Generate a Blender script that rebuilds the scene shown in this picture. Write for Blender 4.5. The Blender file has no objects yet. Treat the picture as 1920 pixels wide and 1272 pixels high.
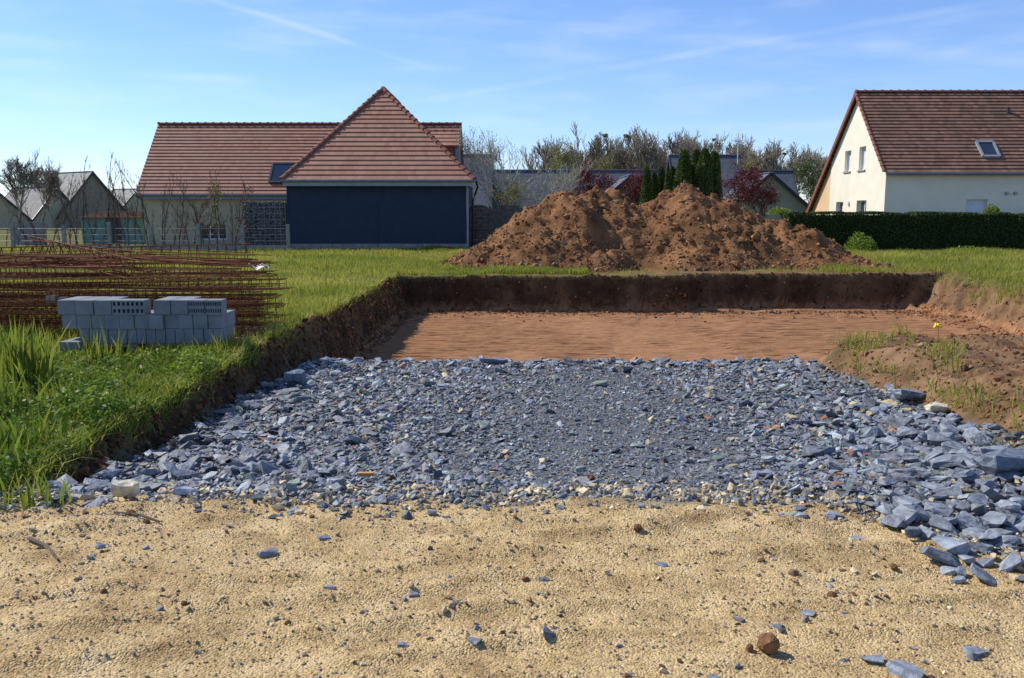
import bpy, bmesh, math, random
import numpy as np
from mathutils import Vector, Matrix
R = random.Random(7)
rs = np.random.RandomState(11)
rad = math.radians
scene = bpy.context.scene
C = scene.collection

# ---------------------------------------------------------------- camera
F, CX, CY, EYE = 1680.0, 960.0, 636.0, 1.65
PITCH = math.atan(240.0 / F)
cam = bpy.data.cameras.new('camera')
cam.sensor_width = 36.0
cam.lens = F / 1920.0 * 36.0
cam.clip_start = 0.1; cam.clip_end = 2000
camo = bpy.data.objects.new('camera', cam); C.objects.link(camo)
camo.location = (0, 0, EYE); camo.rotation_euler = (math.pi / 2 - PITCH, 0, 0)
scene.camera = camo
scene.render.resolution_x = 1024; scene.render.resolution_y = 678
# ---------------------------------------------------------------- light
SUN_EL, SUN_AZ = rad(45), rad(24)          # azimuth: degrees behind pure left
sdir = Vector((-math.cos(SUN_EL) * math.cos(SUN_AZ), math.cos(SUN_EL) * math.sin(SUN_AZ), math.sin(SUN_EL)))
sl = bpy.data.lights.new('sun', 'SUN'); sl.energy = 5.0; sl.angle = rad(0.5); sl.color = (1, .95, .86)
so = bpy.data.objects.new('sun', sl); C.objects.link(so)
so.rotation_euler = sdir.to_track_quat('Z', 'Y').to_euler(); so.location = (-20, 10, 30)
world = bpy.data.worlds.new('World'); scene.world = world; world.use_nodes = True
scene.view_settings.view_transform = 'Standard'; scene.view_settings.look = 'None'
scene.view_settings.exposure = 0.14; scene.view_settings.gamma = 1.0

def ray(px, py):
    u = (px - CX) / F; v = (CY - py) / F
    return Vector((u, math.cos(PITCH) + v * math.sin(PITCH), -math.sin(PITCH) + v * math.cos(PITCH)))
def P(px, py, Y):                            # pixel -> point on the vertical plane y = Y
    d = ray(px, py); t = Y / d.y
    return Vector((d.x * t, Y, EYE + d.z * t))
def G(px, py, z=0.0):                        # pixel -> point on the level z
    d = ray(px, py); t = (z - EYE) / d.z
    return Vector((d.x * t, d.y * t, z))

nt = world.node_tree; nd = nt.nodes; lk = nt.links
bg = nd['Background']
sky = nd.new('ShaderNodeTexSky'); sky.sky_type = 'NISHITA'; sky.sun_disc = False
sky.sun_elevation = SUN_EL
sky.sun_rotation = math.atan2(sdir.x, sdir.y)
sky.air_density = 1.0; sky.dust_density = 0.0; sky.ozone_density = 3.0; sky.altitude = 50
tc = nd.new('ShaderNodeTexCoord')
def wmath(op, a, b=None, c=None):
    n = nd.new('ShaderNodeMath'); n.operation = op
    for i, v in enumerate((a, b, c)):
        if v is None: continue
        if isinstance(v, (int, float)): n.inputs[i].default_value = v
        else: lk.new(v, n.inputs[i])
    return n.outputs[0]
def wdot(vec):
    n = nd.new('ShaderNodeVectorMath'); n.operation = 'DOT_PRODUCT'
    lk.new(tc.outputs['Generated'], n.inputs[0]); n.inputs[1].default_value = vec
    return n.outputs['Value']
def wramp(v, a, b):
    n = nd.new('ShaderNodeMapRange'); n.interpolation_type = 'SMOOTHSTEP'
    lk.new(v, n.inputs['Value']); n.inputs['From Min'].default_value = a; n.inputs['From Max'].default_value = b
    return n.outputs['Result']
wn = nd.new('ShaderNodeTexNoise'); wn.inputs['Scale'].default_value = 9; wn.inputs['Detail'].default_value = 6
wmap = nd.new('ShaderNodeMapping'); wmap.inputs['Scale'].default_value = (1, 1, 5); wmap.inputs['Rotation'].default_value = (0, .12, 0)
lk.new(tc.outputs['Generated'], wmap.inputs[0]); lk.new(wmap.outputs[0], wn.inputs['Vector'])
total = wmath('MULTIPLY', wramp(wn.outputs['Fac'], .42, .85), .16)
for (a, b, w, s, ext) in (((400, 0), (690, 92), .0030, .16, .17), ((790, 190), (1870, 2), .0036, .15, .36), ((600, 28), (1910, 112), .007, .12, .42),
                          ((0, 118), (440, 146), .006, .14, .18), ((1380, 245), (1590, 228), .008, .2, .09)):
    d1 = ray(*a).normalized(); d2 = ray(*b).normalized()
    n = d1.cross(d2).normalized(); m = (d1 + d2).normalized()
    off = wmath('ADD', wdot(n), wmath('MULTIPLY', wmath('SUBTRACT', wn.outputs['Fac'], .5), w * 1.5))
    line = wmath('SUBTRACT', 1.0, wramp(wmath('ABSOLUTE', off), w * .15, w * 1.6))
    along = wramp(wdot(m), math.cos(ext), math.cos(ext * .55))
    mod = wramp(wn.outputs['Fac'], .25, .65)
    total = wmath('ADD', total, wmath('MULTIPLY', wmath('MULTIPLY', line, along), wmath('MULTIPLY', mod, s * .75)))
mixw = nd.new('ShaderNodeMix'); mixw.data_type = 'RGBA'
grade = nd.new('ShaderNodeMix'); grade.data_type = 'RGBA'; grade.blend_type = 'MULTIPLY'; grade.inputs['Factor'].default_value = 1.0
lk.new(sky.outputs[0], grade.inputs['A']); grade.inputs['B'].default_value = (.88, 1.0, 1.30, 1)
lk.new(total, mixw.inputs['Factor']); lk.new(grade.outputs['Result'], mixw.inputs['A'])
mixw.inputs['B'].default_value = (8.5, 8.9, 9.4, 1)
lk.new(mixw.outputs['Result'], bg.inputs['Color'])
bg.inputs['Strength'].default_value = 0.118

# ---------------------------------------------------------------- helpers
def obj(name, me, mat=None, parent=None):
    o = bpy.data.objects.new(name, me); C.objects.link(o)
    if mat and me is not None and len(me.materials) == 0: me.materials.append(mat)
    if parent: o.parent = parent
    return o
def tag(o, label=None, cat=None, group=None, kind=None):
    if label: o['label'] = label
    if cat: o['category'] = cat
    if group: o['group'] = group
    if kind: o['kind'] = kind
    return o
def thing(name, loc, label, cat, group=None, rz=0):
    o = bpy.data.objects.new(name, None); C.objects.link(o); o.location = loc; o.rotation_euler = (0, 0, rz)
    o.empty_display_size = .2
    return tag(o, label, cat, group)
def copy_tree(o, parent=None):
    c = o.copy(); C.objects.link(c)
    if parent: c.parent = parent
    for ch in list(o.children): copy_tree(ch, c)
    return c
def mesh_np(name, V, faces, mat=None, smooth=False, attrs=None, uv=None):
    """V (n,3); faces: list of (m,k) int arrays"""
    V = np.asarray(V, dtype=np.float32); me = bpy.data.meshes.new(name)
    faces = [np.asarray(f, dtype=np.int32) for f in faces if len(f)]
    nl = sum(f.size for f in faces); nf = sum(len(f) for f in faces)
    me.vertices.add(len(V)); me.vertices.foreach_set('co', V.ravel())
    me.loops.add(nl); me.polygons.add(nf)
    me.loops.foreach_set('vertex_index', np.concatenate([f.ravel() for f in faces]))
    st = []; s = 0
    for f in faces:
        st.append(s + np.arange(len(f)) * f.shape[1]); s += f.size
    me.polygons.foreach_set('loop_start', np.concatenate(st).astype(np.int32))
    me.polygons.foreach_set('use_smooth', np.full(nf, bool(smooth)))
    if attrs:
        for k, a in attrs.items():
            a = np.asarray(a, dtype=np.float32)
            if a.ndim == 1:
                at = me.attributes.new(k, 'FLOAT', 'POINT'); at.data.foreach_set('value', a)
            else:
                at = me.attributes.new(k, 'FLOAT_COLOR', 'POINT')
                if a.shape[1] == 3: a = np.concatenate([a, np.ones((len(a), 1), np.float32)], 1)
                at.data.foreach_set('color', a.ravel())
    me.update(calc_edges=True); me.validate()
    if uv is not None:
        l = me.uv_layers.new(name='UVMap'); l.data.foreach_set('uv', np.asarray(uv, np.float32).ravel())
    if mat: me.materials.append(mat)
    return me

class MB:
    """collects boxes, prisms, quads, tubes in world coordinates -> one mesh"""
    def __init__(s): s.v = []; s.f = []; s.uv = []
    def poly(s, pts, uv=None):
        b = len(s.v); s.v += [tuple(p) for p in pts]; s.f.append(list(range(b, b + len(pts))))
        s.uv += (uv if uv else [(p[0] + p[1], p[2]) for p in pts]); return s
    def hexa(s, p):            # 8 pts: bottom 4 ccw, top 4 ccw
        for q in ((3, 2, 1, 0), (4, 5, 6, 7), (0, 1, 5, 4), (1, 2, 6, 5), (2, 3, 7, 6), (3, 0, 4, 7)):
            s.poly([p[i] for i in q])
        return s
    def box(s, x0, x1, y0, y1, z0, z1):
        return s.hexa([(x0, y0, z0), (x1, y0, z0), (x1, y1, z0), (x0, y1, z0), (x0, y0, z1), (x1, y0, z1), (x1, y1, z1), (x0, y1, z1)])
    def bar(s, a, b, w, h=None, up=(0, 0, 1)):
        a = Vector(a); b = Vector(b); h = h or w; d = (b - a).normalized(); up = Vector(up)
        if abs(d.dot(up)) > .98: up = Vector((0, 1, 0))
        sx = d.cross(up).normalized() * w / 2; sz = sx.cross(d).normalized() * h / 2
        return s.hexa([a - sx - sz, a + sx - sz, b + sx - sz, b - sx - sz, a - sx + sz, a + sx + sz, b + sx + sz, b - sx + sz])
    def tube(s, pts, r, n=6, r2=None):
        pts = [Vector(p) for p in pts]; rings = []
        for i, p in enumerate(pts):
            d = (pts[min(i + 1, len(pts) - 1)] - pts[max(i - 1, 0)]).normalized()
            up = Vector((0, 0, 1)) if abs(d.z) < .9 else Vector((1, 0, 0))
            a = d.cross(up).normalized(); b = a.cross(d)
            rr = r if r2 is None else r + (r2 - r) * i / max(1, len(pts) - 1)
            rings.append([p + (a * math.cos(k * 2 * math.pi / n) + b * math.sin(k * 2 * math.pi / n)) * rr for k in range(n)])
        for i in range(len(pts) - 1):
            for k in range(n):
                s.poly([rings[i][k], rings[i][(k + 1) % n], rings[i + 1][(k + 1) % n], rings[i + 1][k]])
        s.poly(rings[0][::-1]); s.poly(rings[-1]); return s
    def build(s, name, mat, parent=None, smooth=False, local=None):
        base = Vector(parent.location) if parent is not None and local is None else Vector((0, 0, 0))
        if parent is not None and parent.parent is not None and local is None: base = base + Vector(parent.parent.location)
        me = bpy.data.meshes.new(name)
        me.from_pydata([tuple(Vector(p) - base) for p in s.v], [], s.f)
        l = me.uv_layers.new(name='UVMap'); flat = []
        i = 0
        for f in s.f:
            for k in f: flat.append(s.uv[k])
        l.data.foreach_set('uv', np.asarray(flat, np.float32).ravel())
        me.polygons.foreach_set('use_smooth', [bool(smooth)] * len(me.polygons))
        me.materials.append(mat)
        return obj(name, me, None, parent)

# noise
def _hash(ix, iy, seed):
    h = (ix.astype(np.int64) * 374761393 + iy.astype(np.int64) * 668265263 + seed * 974634123) & 0xffffffff
    h = ((h ^ (h >> 13)) * 1274126177) & 0xffffffff
    return ((h ^ (h >> 16)) & 0xffff) / 65535.0
def vnoise(x, y, seed=0):
    x = np.asarray(x, float); y = np.asarray(y, float)
    ix = np.floor(x); iy = np.floor(y); fx = x - ix; fy = y - iy
    fx = fx * fx * (3 - 2 * fx); fy = fy * fy * (3 - 2 * fy)
    a = _hash(ix, iy, seed); b = _hash(ix + 1, iy, seed); c = _hash(ix, iy + 1, seed); d = _hash(ix + 1, iy + 1, seed)
    return (a * (1 - fx) + b * fx) * (1 - fy) + (c * (1 - fx) + d * fx) * fy - .5
def fbm(x, y, sc, oct=4, seed=0, gain=.5):
    t = 0; a = 1.0; f = 1.0 / sc
    for o in range(oct):
        t = t + a * vnoise(np.asarray(x) * f + o * 17.3, np.asarray(y) * f - o * 9.1, seed + o); a *= gain; f *= 2.03
    return t
def sst(a, b, x):
    t = np.clip((np.asarray(x, float) - a) / (b - a), 0, 1); return t * t * (3 - 2 * t)

# ---------------------------------------------------------------- materials
def new_mat(name):
    m = bpy.data.materials.new(name); m.use_nodes = True
    return m, m.node_tree.nodes, m.node_tree.links, m.node_tree.nodes['Principled BSDF']
def rgba(c): return (c[0], c[1], c[2], 1)
def mat_noise(name, c1, c2, scale=8, rough=.8, bump=.0, bscale=None, detail=6, spec=.3, metal=0, coord='Object', dist=.02):
    m, n, l, b = new_mat(name)
    tcn = n.new('ShaderNodeTexCoord'); no = n.new('ShaderNodeTexNoise')
    no.inputs['Scale'].default_value = scale; no.inputs['Detail'].default_value = detail
    l.new(tcn.outputs[coord], no.inputs['Vector'])
    cr = n.new('ShaderNodeValToRGB'); cr.color_ramp.elements[0].position = .3; cr.color_ramp.elements[1].position = .7
    cr.color_ramp.elements[0].color = rgba(c1); cr.color_ramp.elements[1].color = rgba(c2)
    l.new(no.outputs['Fac'], cr.inputs[0]); l.new(cr.outputs[0], b.inputs['Base Color'])
    b.inputs['Roughness'].default_value = rough; b.inputs['Specular IOR Level'].default_value = spec; b.inputs['Metallic'].default_value = metal
    if bump:
        n2 = n.new('ShaderNodeTexNoise'); n2.inputs['Scale'].default_value = bscale or scale * 6; n2.inputs['Detail'].default_value = 6
        l.new(tcn.outputs[coord], n2.inputs['Vector'])
        bp = n.new('ShaderNodeBump'); bp.inputs['Strength'].default_value = bump; bp.inputs['Distance'].default_value = dist
        l.new(n2.outputs['Fac'], bp.inputs['Height']); l.new(bp.outputs[0], b.inputs['Normal'])
    return m
def mat_leaf(name, c1, c2, trans=.35, rough=.5):
    """leaf colours vary by the 'tint' attribute (0..1)"""
    m, n, l, b = new_mat(name)
    at = n.new('ShaderNodeAttribute'); at.attribute_name = 'tint'
    cr = n.new('ShaderNodeValToRGB'); cr.color_ramp.elements[0].color = rgba(c1); cr.color_ramp.elements[1].color = rgba(c2)
    l.new(at.outputs['Fac'], cr.inputs[0]); l.new(cr.outputs[0], b.inputs['Base Color'])
    b.inputs['Roughness'].default_value = rough; b.inputs['Specular IOR Level'].default_value = .25
    tr = n.new('ShaderNodeBsdfTranslucent'); l.new(cr.outputs[0], tr.inputs['Color'])
    mx = n.new('ShaderNodeMixShader'); mx.inputs[0].default_value = trans
    l.new(b.outputs[0], mx.inputs[1]); l.new(tr.outputs[0], mx.inputs[2]); l.new(mx.outputs[0], n['Material Output'].inputs['Surface'])
    return m
def mat_attr_color(name, rough=.6, spec=.4, nscale=40, namp=.25, bump=.3, bscale=60, dist=.004):
    """base colour from the colour attribute 'col' with fine grain"""
    m, n, l, b = new_mat(name)
    at = n.new('ShaderNodeAttribute'); at.attribute_name = 'col'
    tcn = n.new('ShaderNodeTexCoord'); no = n.new('ShaderNodeTexNoise'); no.inputs['Scale'].default_value = nscale; no.inputs['Detail'].default_value = 5
    l.new(tcn.outputs['Object'], no.inputs['Vector'])
    mr = n.new('ShaderNodeMapRange'); mr.inputs['From Min'].default_value = .3; mr.inputs['From Max'].default_value = .7
    mr.inputs['To Min'].default_value = 1 - namp; mr.inputs['To Max'].default_value = 1 + namp
    l.new(no.outputs['Fac'], mr.inputs['Value'])
    vm = n.new('ShaderNodeVectorMath'); vm.operation = 'SCALE'
    l.new(at.outputs['Color'], vm.inputs[0]); l.new(mr.outputs[0], vm.inputs['Scale']); l.new(vm.outputs[0], b.inputs['Base Color'])
    b.inputs['Roughness'].default_value = rough; b.inputs['Specular IOR Level'].default_value = spec
    n2 = n.new('ShaderNodeTexNoise'); n2.inputs['Scale'].default_value = bscale; n2.inputs['Detail'].default_value = 4
    l.new(tcn.outputs['Object'], n2.inputs['Vector'])
    bp = n.new('ShaderNodeBump'); bp.inputs['Strength'].default_value = bump; bp.inputs['Distance'].default_value = dist
    l.new(n2.outputs['Fac'], bp.inputs['Height']); l.new(bp.outputs[0], b.inputs['Normal'])
    return m
def mat_tiles(name, base, var, stain, tile_w=.21):
    """per-tile colour from UV cells (u metres along the eave, v course number)"""
    m, n, l, b = new_mat(name)
    uv = n.new('ShaderNodeUVMap'); sp = n.new('ShaderNodeSeparateXYZ'); l.new(uv.outputs[0], sp.inputs[0])
    def M(op, a, c=None):
        q = n.new('ShaderNodeMath'); q.operation = op
        for i, v in enumerate((a, c)):
            if v is None: continue
            if isinstance(v, (int, float)): q.inputs[i].default_value = v
            else: l.new(v, q.inputs[i])
        return q.outputs[0]
    row = M('FLOOR', sp.outputs['Y'])
    u = M('ADD', M('DIVIDE', sp.outputs['X'], tile_w), M('MULTIPLY', M('MODULO', row, 2.0), .5))
    cb = n.new('ShaderNodeCombineXYZ'); l.new(M('FLOOR', u), cb.inputs[0]); l.new(row, cb.inputs[1])
    wnz = n.new('ShaderNodeTexWhiteNoise'); wnz.noise_dimensions = '2D'; l.new(cb.outputs[0], wnz.inputs['Vector'])
    cr = n.new('ShaderNodeValToRGB'); cr.color_ramp.elements[0].color = rgba(base); cr.color_ramp.elements[1].color = rgba(var)
    l.new(wnz.outputs['Value'], cr.inputs[0])
    no = n.new('ShaderNodeTexNoise'); no.inputs['Scale'].default_value = .9; no.inputs['Detail'].default_value = 8
    tcn = n.new('ShaderNodeTexCoord'); l.new(tcn.outputs['Object'], no.inputs['Vector'])
    mr = n.new('ShaderNodeMapRange'); mr.inputs['From Min'].default_value = .48; mr.inputs['From Max'].default_value = .75; mr.inputs['To Max'].default_value = .7
    l.new(no.outputs['Fac'], mr.inputs['Value'])
    mx = n.new('ShaderNodeMix'); mx.data_type = 'RGBA'; l.new(mr.outputs[0], mx.inputs['Factor']); l.new(cr.outputs[0], mx.inputs['A']); mx.inputs['B'].default_value = rgba(stain)
    l.new(mx.outputs['Result'], b.inputs['Base Color'])
    fr = M('FRACT', u); edge = M('LESS_THAN', M('MINIMUM', fr, M('SUBTRACT', 1.0, fr)), .06)
    bp = n.new('ShaderNodeBump'); bp.inputs['Strength'].default_value = .6; bp.inputs['Distance'].default_value = .012; bp.invert = True
    l.new(edge, bp.inputs['Height']); l.new(bp.outputs[0], b.inputs['Normal'])
    b.inputs['Roughness'].default_value = .75; b.inputs['Specular IOR Level'].default_value = .25
    return m
M = {}
M['tile_pink'] = mat_tiles('tile_pink', (.28, .135, .09), (.36, .185, .13), (.30, .18, .115))
M['tile_brown'] = mat_tiles('tile_brown', (.16, .083, .055), (.26, .14, .093), (.12, .083, .058))
M['ridge_red'] = mat_noise('ridge_red', (.16, .06, .04), (.27, .10, .065), 5, .75)
M['slate'] = mat_tiles('slate_roof', (.075, .085, .10), (.11, .12, .14), (.13, .14, .14), .3)
M['slate_old'] = mat_tiles('slate_old', (.20, .20, .19), (.30, .29, .27), (.27, .26, .20), .3)
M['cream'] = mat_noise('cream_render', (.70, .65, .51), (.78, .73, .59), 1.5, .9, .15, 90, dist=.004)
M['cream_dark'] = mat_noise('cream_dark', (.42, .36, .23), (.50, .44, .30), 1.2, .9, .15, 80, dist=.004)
M['peach'] = mat_noise('peach_render', (.62, .40, .22), (.70, .47, .28), 1.5, .9)
M['bluewood'] = mat_noise('blue_cladding', (.013, .025, .047), (.019, .034, .062), 3, .55, .1, 60)
M['fascia'] = mat_noise('grey_fascia', (.22, .25, .28), (.28, .31, .34), 3, .5)
M['zinc'] = mat_noise('zinc_gutter', (.20, .21, .22), (.28, .29, .30), 6, .4, metal=.6)
M['concrete'] = mat_noise('concrete', (.20, .19, .17), (.32, .31, .28), 5, .9, .3, 50, dist=.006)
M['glass'] = mat_noise('window_glass', (.015, .025, .045), (.03, .045, .07), 1, .06, spec=.8)
M['white'] = mat_noise('white_paint', (.70, .70, .70), (.80, .80, .79), 4, .5)
M['shutter'] = mat_noise('white_shutter', (.55, .58, .60), (.66, .68, .70), 4, .5)
M['darkmetal'] = mat_noise('dark_metal', (.03, .033, .038), (.05, .054, .06), 6, .4)
M['greenwood'] = mat_noise('pale_green_boards', (.30, .36, .25), (.38, .43, .31), 3, .7)
M['brownwall'] = mat_noise('brown_render', (.24, .195, .14), (.32, .265, .19), 2, .9)
M['teal'] = mat_noise('teal_paint', (.11, .22, .19), (.17, .29, .25), 2, .7)
M['wood_grey'] = mat_noise('weathered_wood', (.075, .065, .055), (.15, .13, .105), 7, .85, .3, 40)
M['wood_pale'] = mat_noise('pallet_wood', (.22, .15, .08), (.36, .26, .15), 9, .8, .2, 60)
M['rust'] = mat_noise('rusty_steel', (.09, .028, .010), (.26, .085, .028), 14, .8, .2, 80, dist=.002)
M['block'] = mat_noise('block_concrete', (.17, .185, .20), (.25, .265, .28), 6, .95, .6, 120, dist=.006)
M['bark'] = mat_noise('bark', (.075, .058, .042), (.16, .13, .095), 12, .9)
M['bark_grey'] = mat_noise('bark_grey', (.19, .155, .12), (.32, .27, .21), 10, .9)
M['birch'] = mat_noise('birch_bark', (.22, .19, .16), (.72, .69, .62), 4, .8)
M['yellow'] = mat_noise('yellow_paint', (.75, .52, .02), (.85, .62, .04), 8, .5)
M['red'] = mat_noise('red_petal', (.6, .03, .02), (.75, .06, .03), 8, .5)
M['plastic_white'] = mat_noise('white_sheet', (.65, .63, .60), (.80, .78, .75), 8, .4)
M['leaf_grass'] = mat_leaf('grass_blade', (.12, .19, .022), (.36, .36, .05), .45)
M['leaf_field'] = mat_leaf('field_grass', (.20, .25, .03), (.46, .43, .085), .5)
M['leaf_weed'] = mat_leaf('weed_leaf', (.065, .145, .014), (.27, .34, .04), .4)
M['leaf_thuja'] = mat_leaf('thuja_leaf', (.03, .06, .01), (.12, .155, .025), .2)
M['leaf_hedge'] = mat_leaf('hedge_leaf', (.02, .045, .01), (.09, .12, .025), .15)
M['leaf_plum'] = mat_leaf('plum_leaf', (.07, .010, .016), (.17, .028, .036), .3)
M['leaf_spring'] = mat_leaf('spring_leaf', (.15, .16, .03), (.27, .26, .06), .4)
M['leaf_dry'] = mat_leaf('dry_leaf', (.09, .035, .015), (.17, .075, .03), .2)
M['leaf_dead'] = mat_leaf('straw', (.26, .19, .07), (.40, .31, .13), .3)
M['stone'] = mat_attr_color('slate_stone', .6, .4, 22, .38, .8, 38, .012)
M['clod'] = mat_attr_color('earth_clod', .95, .1, 18, .3, .8, 40, .015)

# ================================================================ TERRAIN
XL, XR, YF, YB = -3.0, 4.5, 11.4, 23.3       # cut edges: left side, drive right side, pit front (right part), pit back
PITZ = -0.95
def front_line(x):                           # where the slate bed begins, seen from the road
    x = np.asarray(x, float)
    return 5.15 + .30 * fbm(x, x * 0 + 3.1, 1.3, 3, 5) - sst(1.6, 2.6, x) * 1.15 - .12 * sst(-1.5, -3.0, x)
def bed_level(y):
    return np.interp(y, [4.2, 5.2, 7, 12.5, 13.3, 14], [0, -.04, -.27, -.46, PITZ, PITZ])
def edges(x, y):
    wl = .13 * fbm(y, y * 0 + 1.0, 1.1, 4, 21); wr = .22 * fbm(y, y * 0 + 8.0, 1.4, 4, 31)
    wb = .16 * fbm(x, x * 0 + 4.0, 1.2, 4, 41); w2 = .35 * fbm(y, y * 0 + 2.0, 1.8, 4, 51)
    dl = x - (XL + wl); dr = (XR + wr + .12 * sst(8, 6, y)) - x
    jog = np.where(x < 4.6, 0.0, .75)
    db = (YB + jog + wb) - y; dR = (11.75 + w2) - x
    df = np.where(x < 4.0, y - 12.5, y - (YF + wb * 1.5))
    return dl, dr, db, dR, df
def height(x, y):
    x = np.asarray(x, float); y = np.asarray(y, float)
    dl, dr, db, dR, df = edges(x, y)
    lump = fbm(x, y, .5, 4, 61)
    tl = sst(-.02, .17, dl + .08 * lump); tr = sst(-.15, .60, dr + .25 * lump)
    drive = bed_level(y) * tl * tr * sst(4.2, 5.2, y)
    drive = np.where(y > 13.0, 0, drive)
    pit = PITZ * sst(-.02, .26, dl + .1 * lump) * sst(-.1, 1.0, dR + .4 * lump) * sst(-.02, .16, db + .06 * lump) * np.where(x < 4, sst(0, .8, df), sst(-.1, .55, df + .3 * lump))
    z = np.minimum(drive, pit)
    ins = np.clip(-z / .25, 0, 1)
    # natural unevenness: field, banks, road
    z = z + (1 - ins) * (.06 * fbm(x, y, 3.0, 3, 71) + np.where(y > 4.4, .05, .0) * fbm(x, y, .35, 4, 72))
    right = sst(3.9, 4.6, x) * sst(4.8, 6.2, y) * sst(12.2, 11.2, y)
    z = z + right * (.05 + .12 * fbm(x, y, .45, 4, 73))
    lip = np.exp(-((dl + .15) / .25) ** 2) * sst(5, 6.5, y); z = z + lip * .05 * (fbm(x, y, .4, 3, 77) + .3)
    road = sst(5.6, 4.6, y)
    z = z + road * (.03 * fbm(x, y, .9, 3, 81) + .012 * fbm(x, y, .13, 4, 82))
    tr1 = np.sin((y * 3.1 - x * (.75 - .5 * sst(-.5, 1.5, x)) + .5 * fbm(x, y, .8, 3, 83)) * 7.0)
    z = z + road * .03 * np.clip(tr1 - .55, 0, 1) * 2 * sst(-.15, .2, fbm(x, y, .9, 3, 84))
    wallm = sst(.05, .15, -z) * sst(.98, .8, -z) * np.where(y > 13.2, 1, sst(.55, .3, np.abs(dl)))
    z = z + wallm * .12 * fbm(x, y, .16, 3, 95)
    pitm = sst(.6, .9, -z)
    tracks = np.sin(y * 2 * math.pi / .27 + 1.2 * fbm(x, y, 1.2, 3, 91)) * sst(-.2, .15, fbm(x * 1.0, y * .3, .9, 3, 92))
    z = z + pitm * (.036 * tracks + .03 * fbm(x, y, 1.1, 4, 93) + .02 * fbm(x, y, .2, 3, 94))
    return z
def axis(*segs):
    a = []
    for lo, hi, st in segs: a.append(np.arange(lo, hi - st * .3, st))
    a.append([segs[-1][1]]); return np.concatenate(a)
gx = axis((-260, -60, 20), (-60, -12, 3), (-12, -4.4, .16), (-4.4, 4.9, .033), (4.9, 12.2, .07), (12.2, 20, .3), (20, 60, 3), (60, 260, 20))
gy = axis((-12, 1.6, .5), (1.6, 13.6, .035), (13.6, 22.9, .042), (22.9, 24.4, .03), (24.4, 40, .3), (40, 100, 4), (100, 500, 25))
XX, YY = np.meshgrid(gx, gy); ZZ = height(XX, YY)
nx, ny = len(gx), len(gy)
dl, dr, db, dR, df = edges(XX, YY)
fl = front_line(XX)
blend = .18 * fbm(XX, YY, .25, 4, 101)
in_x = sst(.1, .24, dl) * np.maximum(sst(.42, .62, dr + blend * .6), sst(6.6, 6.2, YY))
m_gravel = sst(-.22, .18, YY - fl + blend * 1.6) * in_x * sst(13.4, 13.0, YY) * sst(4.6, 4.3, XX)
m_road = (1 - sst(-.3, .3, YY - np.where(XX < XL + .2, 4.75 + (XL - XX) * -.25, np.where(XX > 3.9, 6.2, 30)) + blend * 2)) * (1 - m_gravel) * (YY < 7)
m_cut = np.clip(-ZZ / .2 - .25, 0, 1) * (1 - m_gravel)
right = sst(3.8, 4.3, XX) * sst(12.6, 11.2, YY) * (1 - m_road)
rim = np.exp(-(np.minimum(np.abs(dl), 3) / .35) ** 2) * (YY > 9) * (YY < 23) * .7
strip = sst(1.6, .4, np.abs(YY - 24.2)) * (XX > -1) * (XX < 12) * .8
soilpatch = np.exp(-(((XX + 3.7) / .9) ** 2 + ((YY - 11.6) / 1.3) ** 2)) * 1.2
m_soil = np.clip(np.maximum.reduce([m_cut, right, rim + blend, strip + blend * 2, soilpatch + blend]), 0, 1) * (1 - m_gravel) * (1 - m_road)
idx = np.arange(nx * ny).reshape(ny, nx)
quads = np.stack([idx[:-1, :-1], idx[:-1, 1:], idx[1:, 1:], idx[1:, :-1]], -1).reshape(-1, 4)
def cellmean(a): return ((a[:-1, :-1] + a[1:, 1:] + a[:-1, 1:] + a[1:, :-1]) / 4).ravel()
cg, crd, cc = cellmean(m_gravel), cellmean(m_road), cellmean(np.where((YY > 11) & (ZZ < -.12), 1.0, 0))
region = np.where(crd > .5, 2, np.where((cg > .5), 1, np.where(cc > .5, 3, 0)))

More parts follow.
